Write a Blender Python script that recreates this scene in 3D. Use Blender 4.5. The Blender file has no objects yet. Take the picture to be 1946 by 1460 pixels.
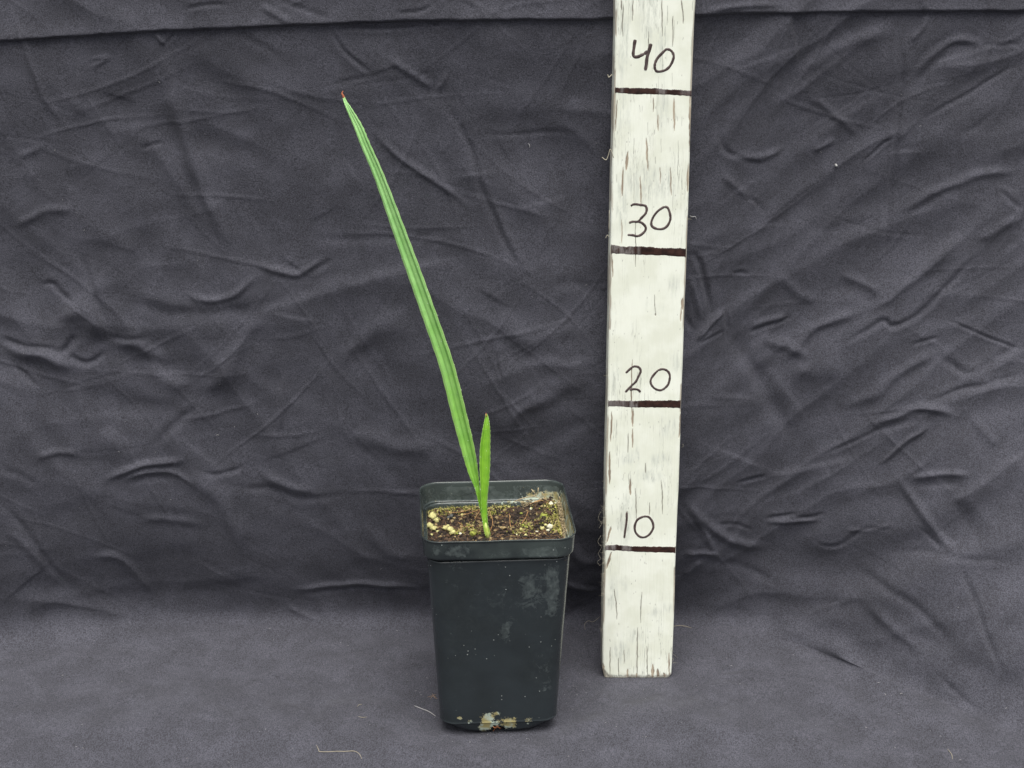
import bpy, math, random
import numpy as np
from mathutils import Vector

# ------------------------------------------------------------------ camera, sky, sun, exposure
S = 0.01                                    # everything below is laid out in centimetres
F, PITCH, CAMZ = 3000.0, 0.331, 53.82       # focal length in photo pixels, tilt, height above the cloth
sc = bpy.context.scene
COL = sc.collection
cam = bpy.data.cameras.new('camera'); co = bpy.data.objects.new('camera', cam); COL.objects.link(co)
cam.sensor_width = 36; cam.lens = 36 * F / 1946; cam.clip_start = 0.02; cam.clip_end = 50
co.location = (0, 0, CAMZ * S); co.rotation_euler = (math.pi / 2 - PITCH, 0, 0)
sc.camera = co

SUN_EL, SUN_AZ = math.radians(69), math.radians(174)
w = bpy.data.worlds.new('World'); sc.world = w; w.use_nodes = True
nt = w.node_tree; nt.nodes.clear()
sky = nt.nodes.new('ShaderNodeTexSky'); sky.sky_type = 'NISHITA'; sky.sun_disc = False
sky.sun_elevation = SUN_EL; sky.sun_rotation = SUN_AZ; sky.air_density = 1.0; sky.dust_density = 4.0; sky.ozone_density = 1.0
hs = nt.nodes.new('ShaderNodeHueSaturation'); hs.inputs['Saturation'].default_value = 0.22
bg = nt.nodes.new('ShaderNodeBackground'); bg.inputs[1].default_value = 0.065
out = nt.nodes.new('ShaderNodeOutputWorld')
nt.links.new(sky.outputs[0], hs.inputs['Color']); nt.links.new(hs.outputs[0], bg.inputs[0]); nt.links.new(bg.outputs[0], out.inputs[0])
sl = bpy.data.lights.new('sun', 'SUN'); sl.energy = 1.5; sl.angle = math.radians(45); sl.color = (1, 0.97, 0.9)
so = bpy.data.objects.new('sun', sl); COL.objects.link(so)
sd = Vector((math.sin(SUN_AZ) * math.cos(SUN_EL), math.cos(SUN_AZ) * math.cos(SUN_EL), math.sin(SUN_EL)))
so.rotation_euler = sd.to_track_quat('Z', 'Y').to_euler()
sc.view_settings.view_transform = 'Standard'; sc.view_settings.look = 'None'
sc.view_settings.exposure = 1.36; sc.view_settings.gamma = 1.0

random.seed(7); rng = np.random.default_rng(7)
CP, SP = math.cos(PITCH), math.sin(PITCH)

# ------------------------------------------------------------------ helpers
def pix(P):                                  # where a point (cm) falls in the photograph
    P = np.asarray(P, float); x, y, z = P[..., 0], P[..., 1], P[..., 2] - CAMZ
    d = y * CP - z * SP; u = y * SP + z * CP
    return np.stack([973 + F * x / d, 730 - F * u / d], -1)
def ray(u, v):
    dx, dy = (u - 973) / F, (730 - v) / F
    return np.array([dx, CP + dy * SP, -SP + dy * CP])
def at_y(u, v, Y):
    r = ray(u, v); s = Y / r[1]; return np.array([r[0] * s, Y, CAMZ + r[2] * s])
def at_z(u, v, Z):
    r = ray(u, v); s = (Z - CAMZ) / r[2]; return np.array([r[0] * s, r[1] * s, Z])
def sstep(a, b, x):
    t = np.clip((x - a) / (b - a), 0, 1); return t * t * (3 - 2 * t)

_perm = rng.random((256, 256))
def vnoise(x, y):
    xi = np.floor(x).astype(int); yi = np.floor(y).astype(int)
    fx = x - xi; fy = y - yi; fx = fx * fx * fx * (fx * (fx * 6 - 15) + 10); fy = fy * fy * fy * (fy * (fy * 6 - 15) + 10)
    g = lambda a, b: _perm[a & 255, b & 255]
    return (g(xi, yi) * (1 - fx) + g(xi + 1, yi) * fx) * (1 - fy) + (g(xi, yi + 1) * (1 - fx) + g(xi + 1, yi + 1) * fx) * fy
def fbm(x, y, o=4, gain=.5):
    s = 0; a = 1; t = 0
    for k in range(o):
        s = s + a * (vnoise(x * 2 ** k + 17.3 * k, y * 2 ** k + 9.1 * k) - .5); t += a; a *= gain
    return s / t * 2
def link(o, parent=None):
    COL.objects.link(o)
    if parent: o.parent = parent
    return o
def mesh_np(name, V, Fc, mat, parent=None, smooth=True, attrs=None, origin=None):
    """V in cm; Fc: (n,4)/(n,3) array or list of tuples; vertices are stored relative to the parent's origin"""
    V = np.asarray(V, float)
    if parent is not None: V = V - np.array(parent['_o'])
    elif origin is not None: V = V - np.array(origin)
    me = bpy.data.meshes.new(name)
    if isinstance(Fc, np.ndarray):
        n, k = Fc.shape
        me.vertices.add(len(V)); me.vertices.foreach_set('co', (V * S).astype(np.float32).ravel())
        me.loops.add(n * k); me.loops.foreach_set('vertex_index', Fc.astype(np.int32).ravel())
        me.polygons.add(n); me.polygons.foreach_set('loop_start', np.arange(0, n * k, k, dtype=np.int32))
        me.update(calc_edges=True); me.validate()
    else:
        me.from_pydata([tuple(v) for v in V * S], [], Fc); me.update()
    me.polygons.foreach_set('use_smooth', [smooth] * len(me.polygons))
    for an, a in (attrs or {}).items():
        at = me.attributes.new(an, 'FLOAT', 'POINT'); at.data.foreach_set('value', np.asarray(a, np.float32).ravel())
    if mat: me.materials.append(mat)
    o = bpy.data.objects.new(name, me)
    if parent is None and origin is not None: o.location = [c * S for c in origin]
    return link(o, parent)
def grid_faces(nr, nc, close=False):
    r = np.arange(nr - 1)[:, None]; m = nc if close else nc - 1
    c = np.arange(m)[None, :]; c2 = (c + 1) % nc
    return np.stack([r * nc + c, r * nc + c2, (r + 1) * nc + c2, (r + 1) * nc + c], -1).reshape(-1, 4)
def root(name, loc, label, cat, group=None):
    o = bpy.data.objects.new(name, None); o.empty_display_size = .01; o.location = [c * S for c in loc]
    o['_o'] = list(map(float, loc)); link(o); o['label'] = label; o['category'] = cat
    if group: o['group'] = group
    return o
def tag(o, label=None, cat=None, group=None, kind=None):
    for k, v in (('label', label), ('category', cat), ('group', group), ('kind', kind)):
        if v: o[k] = v
    return o
class Bag:                                   # collects small shapes for ONE mesh
    def __init__(s): s.v = []; s.f = []
    def add(s, V, Fc):
        n = len(s.v); s.v += [tuple(p) for p in V]; s.f += [tuple(i + n for i in f) for f in Fc]
    def tube(s, P, R, k=5, flat=None):
        P = [np.array(p, float) for p in P]; n = len(P)
        if not hasattr(R, '__len__'): R = [R] * n
        V = []; ref = np.array([.31, -.9, .3])
        for i in range(n):
            t = P[min(i + 1, n - 1)] - P[max(i - 1, 0)]; t = t / (np.linalg.norm(t) + 1e-9)
            a = np.cross(t, ref); a /= np.linalg.norm(a) + 1e-9; b = np.cross(t, a)
            for j in range(k):
                q = 2 * math.pi * j / k; V.append(P[i] + R[i] * (a * math.cos(q) + b * math.sin(q)))
        Fc = [(i * k + j, i * k + (j + 1) % k, (i + 1) * k + (j + 1) % k, (i + 1) * k + j) for i in range(n - 1) for j in range(k)]
        Fc += [tuple(range(k))[::-1], tuple((n - 1) * k + j for j in range(k))]
        s.add(V, Fc)
    def lump(s, c, r, seed=0, sub=1, sq=(1, 1, 1)):
        V, Fc = ico(sub); rr = np.random.default_rng(seed)
        V = V * (1 + .28 * rr.standard_normal((len(V), 1)).clip(-1.5, 1.5)) * r * np.array(sq)
        q = rr.random() * 6.28; cq, sq_ = math.cos(q), math.sin(q)
        V = np.stack([V[:, 0] * cq - V[:, 1] * sq_, V[:, 0] * sq_ + V[:, 1] * cq, V[:, 2]], -1)
        s.add(V + np.array(c), Fc)
    def build(s, name, mat, parent=None, smooth=True, origin=None):
        return mesh_np(name, s.v, s.f, mat, parent, smooth, origin=origin)
_ico = {}
def ico(sub):
    if sub in _ico: return _ico[sub]
    import bmesh
    bm = bmesh.new(); bmesh.ops.create_icosphere(bm, subdivisions=sub, radius=1)
    V = np.array([v.co[:] for v in bm.verts]); Fc = [tuple(v.index for v in f.verts) for f in bm.faces]; bm.free()
    _ico[sub] = (V, Fc); return _ico[sub]
def smooth_poly(P, n=8):                     # Catmull-Rom through the points
    P = [np.array(p, float) for p in P]; Q = [2 * P[0] - P[1]] + P + [2 * P[-1] - P[-2]]; R = []
    for i in range(1, len(Q) - 2):
        for k in range(n):
            t = k / n; a, b, c, d = Q[i - 1], Q[i], Q[i + 1], Q[i + 2]
            R.append(.5 * ((2 * b) + (-a + c) * t + (2 * a - 5 * b + 4 * c - d) * t * t + (-a + 3 * b - 3 * c + d) * t ** 3))
    return R + [P[-1]]

# ------------------------------------------------------------------ materials
def s2l(c): return tuple(((x / 255) / 12.92 if x <= 10 else ((x / 255 + .055) / 1.055) ** 2.4) for x in c) + (1,)
class M:
    def __init__(s, name):
        s.m = bpy.data.materials.new(name); s.m.use_nodes = True; s.t = s.m.node_tree; s.t.nodes.clear()
        s.out = s.n('OutputMaterial'); s.b = s.n('BsdfPrincipled'); s.l(s.b.outputs[0], s.out.inputs[0])
    def n(s, ty, **kw):
        x = s.t.nodes.new('ShaderNode' + ty)
        for k, v in kw.items(): setattr(x, k, v)
        return x
    def l(s, a, b): s.t.links.new(a, b)
    def put(s, sock, v):
        if isinstance(v, bpy.types.NodeSocket): s.l(v, sock)
        else: sock.default_value = v
    def coord(s, sc=(1, 1, 1)):
        tc = s.n('TexCoord'); mp = s.n('Mapping'); mp.inputs['Scale'].default_value = sc
        s.l(tc.outputs['Object'], mp.inputs[0]); return mp.outputs[0]
    def noise(s, scale, detail=3, rough=.5, vec=None, dist=0):
        x = s.n('TexNoise'); x.inputs['Scale'].default_value = scale; x.inputs['Detail'].default_value = detail
        x.inputs['Roughness'].default_value = rough; x.inputs['Distortion'].default_value = dist
        s.l(vec if vec else s.coord(), x.inputs['Vector']); return x.outputs['Fac']
    def vor(s, scale, feature='F1', vec=None):
        x = s.n('TexVoronoi', feature=feature); x.inputs['Scale'].default_value = scale
        s.l(vec if vec else s.coord(), x.inputs['Vector']); return x
    def ramp(s, v, a, b, lo=0., hi=1.):
        x = s.n('MapRange'); x.interpolation_type = 'SMOOTHSTEP'
        s.put(x.inputs[0], v); x.inputs[1].default_value = a; x.inputs[2].default_value = b
        x.inputs[3].default_value = lo; x.inputs[4].default_value = hi; return x.outputs[0]
    def math(s, op, a, b=0.):
        x = s.n('Math', operation=op); s.put(x.inputs[0], a); s.put(x.inputs[1], b); return x.outputs[0]
    def mix(s, f, a, b, mode='MIX'):
        x = s.n('Mix', data_type='RGBA', blend_type=mode); s.put(x.inputs[0], f); s.put(x.inputs[6], a); s.put(x.inputs[7], b); return x.outputs[2]
    def attr(s, name):
        x = s.n('Attribute'); x.attribute_name = name; return x.outputs['Fac']
    def bump(s, h, dist, strength=1., prev=None):
        x = s.n('Bump'); x.inputs['Strength'].default_value = strength; x.inputs['Distance'].default_value = dist
        s.put(x.inputs['Height'], h)
        if prev: s.l(prev, x.inputs['Normal'])
        return x.outputs[0]
    def fin(s, col, rough=.6, nrm=None, **kw):
        s.put(s.b.inputs['Base Color'], col); s.put(s.b.inputs['Roughness'], rough)
        if nrm is not None: s.l(nrm, s.b.inputs['Normal'])
        for k, v in kw.items(): s.put(s.b.inputs[k.replace('_', ' ')], v)
        return s.m
def simple(name, rgb, rough=.6, var=.25, scale=400, **kw):
    m = M(name); c = s2l(rgb); d = tuple(x * (1 - var) for x in c[:3]) + (1,)
    return m.fin(m.mix(m.ramp(m.noise(scale), .35, .65), d, c), rough, **kw)

def mat_cloth():
    m = M('suede_cloth')
    blot = m.noise(40, 5, .65); fine = m.noise(1500, 2, .6, m.coord((1, .5, 1))); st = m.noise(420, 3, .6, m.coord((1, .5, 1.8)))
    base = m.mix(m.ramp(blot, .38, .64), s2l((65, 65, 72)), s2l((73, 73, 81)))
    k = m.math('ADD', m.ramp(fine, .3, .7, .6, 1.42), m.ramp(st, .3, .7, -.08, .08))
    cmb = m.n('CombineColor'); [m.l(k, cmb.inputs[i]) for i in range(3)]
    col = m.mix(1., base, cmb.outputs[0], 'MULTIPLY')
    b = m.bump(m.noise(1100, 3, .65), .0006, .55); b = m.bump(m.noise(170, 4, .6), .0008, .15, b)
    return m.fin(col, .85, b, Sheen_Weight=.1, Sheen_Roughness=.45, Specular_IOR_Level=.2)
MC = mat_cloth()

def mat_board():
    m = M('weathered_paint'); xf = m.coord((1, 1, .035)); hair = m.ramp(m.math('ABSOLUTE', m.math('SUBTRACT', m.noise(420, 4, .6, xf, .3), .5)), .004, .014, 1, 0)
    wood, grey, dirt = m.attr('wood'), m.attr('grey'), m.attr('dirt')
    cv = m.coord((1, 1, .06))
    paint = m.mix(m.ramp(m.noise(60, 4), .35, .65), s2l((229, 232, 216)), s2l((240, 243, 230)))
    thin = m.mix(m.ramp(m.noise(900, 3, .6, cv), .3, .7), s2l((196, 200, 190)), s2l((228, 232, 218)))
    g = m.math('MULTIPLY', m.ramp(grey, .2, .9), m.ramp(m.noise(420, 5, .7, m.coord((1, 1, .25))), .36, .62))
    c = m.mix(g, paint, thin)
    c = m.mix(m.math('MULTIPLY', hair, m.ramp(m.noise(55, 3, .6, m.coord((1, 1, .3))), .48, .66, 0, .55)), c, s2l((120, 120, 112)))
    c = m.mix(m.math('MULTIPLY', dirt, .85), c, s2l((92, 90, 84)))
    wd = m.mix(m.ramp(m.noise(700, 4, .6, cv), .3, .7), s2l((128, 114, 100)), s2l((182, 168, 148)))
    c = m.mix(wood, c, wd)
    b = m.bump(m.noise(1300, 3, .6, cv), .0004, .25)
    return m.fin(c, m.mix(wood, (.5,) * 3 + (1,), (.85,) * 3 + (1,)), b, Specular_IOR_Level=.35)
MB = mat_board()
def mat_marker(name, worn=0.):
    m = M(name); a = m.attr('worn')
    c = m.mix(m.ramp(m.noise(300, 4, .6), .35, .7), s2l((38, 22, 18)), s2l((66, 42, 36)))
    f = m.math('MULTIPLY', a, m.ramp(m.noise(500, 4, .7, m.coord((1, 1, .35))), .32, .6))
    c = m.mix(f, c, s2l((128, 122, 120)))
    return m.fin(c, .38, m.bump(m.noise(900, 3), .0004, .4))
MK = mat_marker('marker_band')
def mat_ink():
    m = M('marker_ink'); n = m.noise(260, 3, .6)
    return m.fin(m.mix(m.ramp(n, .3, .7), s2l((58, 44, 44)), s2l((92, 78, 76))), .5)
MI = mat_ink()

def mat_pot(name, dust=.35):
    m = M(name)
    base = m.mix(m.ramp(m.noise(35, 3), .3, .7), s2l((39, 44, 46)), s2l((45, 51, 54)) if name == 'pot_plastic' else s2l((66, 74, 72)))
    lime = m.attr('lime'); res = m.attr('residue')
    n1 = m.noise(230, 6, .72, dist=.6)
    f = m.math('ADD', m.math('MULTIPLY', res, m.ramp(n1, .42, .75, 0, .2)), m.math('MULTIPLY', m.ramp(m.math('ADD', res, m.math('MULTIPLY', m.math('SUBTRACT', m.noise(85, 6, .72, dist=1.), .5), 1.5)), .50, .62), m.math('MULTIPLY', m.ramp(n1, .3, .7, .05, .34), m.ramp(m.noise(700, 4, .7), .3, .65, .35, 1)))); f = m.math('ADD', f, m.ramp(m.noise(90, 5, .7, dist=1.2), .58, .85, 0, dust * .22))
    c = m.mix(m.math('MINIMUM', f, .8), base, s2l((122, 132, 130)))
    v = m.vor(420); wn = m.vor(420)
    sp = m.math('MULTIPLY', m.ramp(v.outputs['Distance'], .10, .17, 1, 0), m.ramp(m.noise(60, 2), .52, .6))
    rnd = m.n('SeparateColor'); m.l(v.outputs['Color'], rnd.inputs[0]); sp = m.math('MULTIPLY', sp, m.ramp(rnd.outputs[0], .62, .7))
    c = m.mix(sp, c, s2l((170, 176, 172)))
    cr = m.ramp(m.math('ADD', lime, m.math('MULTIPLY', m.math('SUBTRACT', m.noise(300, 6, .75), .5), 2.6)), .60, .70)
    cr = m.math('MULTIPLY', cr, m.ramp(lime, .05, .2))
    limec = m.mix(m.ramp(m.noise(180, 3), .4, .6), s2l((150, 140, 96)), s2l((170, 182, 168)))
    c = m.mix(cr, c, limec)
    rg = m.math('ADD', m.ramp(f, 0, .6, .27, .6), m.math('MULTIPLY', cr, .3))
    b = m.bump(m.noise(30, 2), .003, .4); b = m.bump(m.math('ADD', cr, sp), .0005, .6, b); b = m.bump(m.noise(900, 2), .0002, .15, b)
    return m.fin(c, rg, b, Specular_IOR_Level=.5)
MP = mat_pot('pot_plastic'); MPR = mat_pot('rim_plastic', .9)

# ------------------------------------------------------------------ the cloth: one sheet, floor and backdrop
def axis(lo, hi, a, b, fine, grow=1.12, mx=2.5):
    x = list(np.arange(a, b, fine)); st = fine
    while x[-1] < hi: st = min(st * grow, mx); x.append(x[-1] + st)
    st = fine; l = [a]
    while l[-1] > lo: st = min(st * grow, mx); l.append(l[-1] - st)
    return np.array(l[:0:-1] + x)
FINE = 0.092
xs = axis(-80, 80, -35.5, 35.5, FINE)
ss = axis(-72, 72, -20.5, 46.5, FINE)       # arc length: negative = floor, positive = up the backdrop
X, SS = np.meshgrid(xs, ss)
sweep = 13.5 * sstep(15, 34, X) + 6 * sstep(30, 60, X) + 3.0 * sstep(-22, -38, X)
Yb = 102.2 - sweep
Zw = np.clip(SS, 0, None)
lf = sstep(20, 12, X); cen = sstep(17, 4, np.abs(X - 3))
Yw = 102.2 + (.6 * lf + .9 * cen) * (1 - np.exp(-(Zw / .5) ** 2)) - (2.4 * lf + 2.5 * cen) * (1 - (1 - np.clip((Zw - .35) / 17, 0, 1)) ** 2.2) - .03 * Zw - sweep * np.exp(-(Zw / 17.) ** 1.2) + .45 * fbm(X / 16, Zw / 16 + 3, 2)
Y = np.where(SS < 0, Yb + SS, Yw); Z = Zw.copy()
i0, i1 = np.searchsorted(ss, -14), np.searchsorted(ss, 14)
sig = .85 / FINE; kx = np.arange(-int(3.2 * sig), int(3.2 * sig) + 1); kern = np.exp(-.5 * (kx / sig) ** 2); kern /= kern.sum()
def sm(A):
    B = A.copy(); pad = len(kx) // 2; nr = len(ss)
    seg = A[i0 - pad:i1 + pad]; cs = np.zeros((i1 - i0, A.shape[1]))
    for k, wgt in enumerate(kern): cs += wgt * seg[k:k + (i1 - i0)]
    B[i0:i1] = cs; return B
Y, Z = sm(Y), sm(Z); Z -= .0
P0 = np.stack([X, Y, Z], -1)
def normals(P):
    du = np.gradient(P, axis=1); dv = np.gradient(P, axis=0)
    n = np.cross(du, dv); n /= np.linalg.norm(n, axis=-1, keepdims=True) + 1e-12
    return n
N0 = normals(P0)                             # towards the camera / up
if N0[10, 10, 2] < 0: N0 = -N0
UV = pix(P0); PU, PV = UV[..., 0], UV[..., 1]

H = np.zeros_like(X)                         # displacement in photo pixels (28 to the centimetre)
def crease(pts, kind, A, wd, side=1, W=None, fade=.3):
    """soft fold along a line; ridge / valley / saw (sharp edge, long slope on one side)"""
    global H
    if kind != 'saw' and wd < 13: wd *= .8; A *= .82
    R = (W or wd) * 3.2
    if W and kind == 'saw': R = W * 3.5
    p = np.array(smooth_poly(pts, 5)) if len(pts) > 2 else np.array(pts, float)
    m = (PU > p[:, 0].min() - R) & (PU < p[:, 0].max() + R) & (PV > p[:, 1].min() - R) & (PV < p[:, 1].max() + R)
    if not m.any(): return
    u, v = PU[m], PV[m]; wob = 1.6 * wd * .5 * (vnoise(u / 40 + 5, v / 40) - .5); u = u + wob; v = v + wob
    best = np.full(u.shape, 1e9); sd = np.zeros_like(best); tt = np.zeros_like(best)
    L = np.r_[0, np.cumsum(np.linalg.norm(np.diff(p, axis=0), axis=1))]
    for i in range(len(p) - 1):
        d = p[i + 1] - p[i]; ll = d @ d + 1e-9
        t = np.clip(((u - p[i, 0]) * d[0] + (v - p[i, 1]) * d[1]) / ll, 0, 1)
        ex, ey = u - p[i, 0] - t * d[0], v - p[i, 1] - t * d[1]; q = np.hypot(ex, ey)
        k = q < best; best[k] = q[k]; sd[k] = np.sign(d[0] * ey - d[1] * ex)[k]; tt[k] = ((L[i] + t * math.sqrt(ll)) / L[-1])[k]
    f = sstep(0, fade, tt) * sstep(1, 1 - fade, tt); f = .12 * 0 + f
    ds = best * sd * side
    if kind == 'ridge': h = np.exp(-(best / wd) ** 2)
    elif kind == 'valley': h = -np.exp(-(best / wd) ** 2) + .45 * np.exp(-(best / (2.2 * wd)) ** 2)
    elif kind == 'saw': h = np.where(ds > 0, np.exp(-(ds / W) ** 1.3), np.exp(-(ds / wd) ** 2))
    H[m] += (1.45 if kind == 'ridge' else .85 if kind == 'valley' else 1.3) * A * h * f

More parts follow.
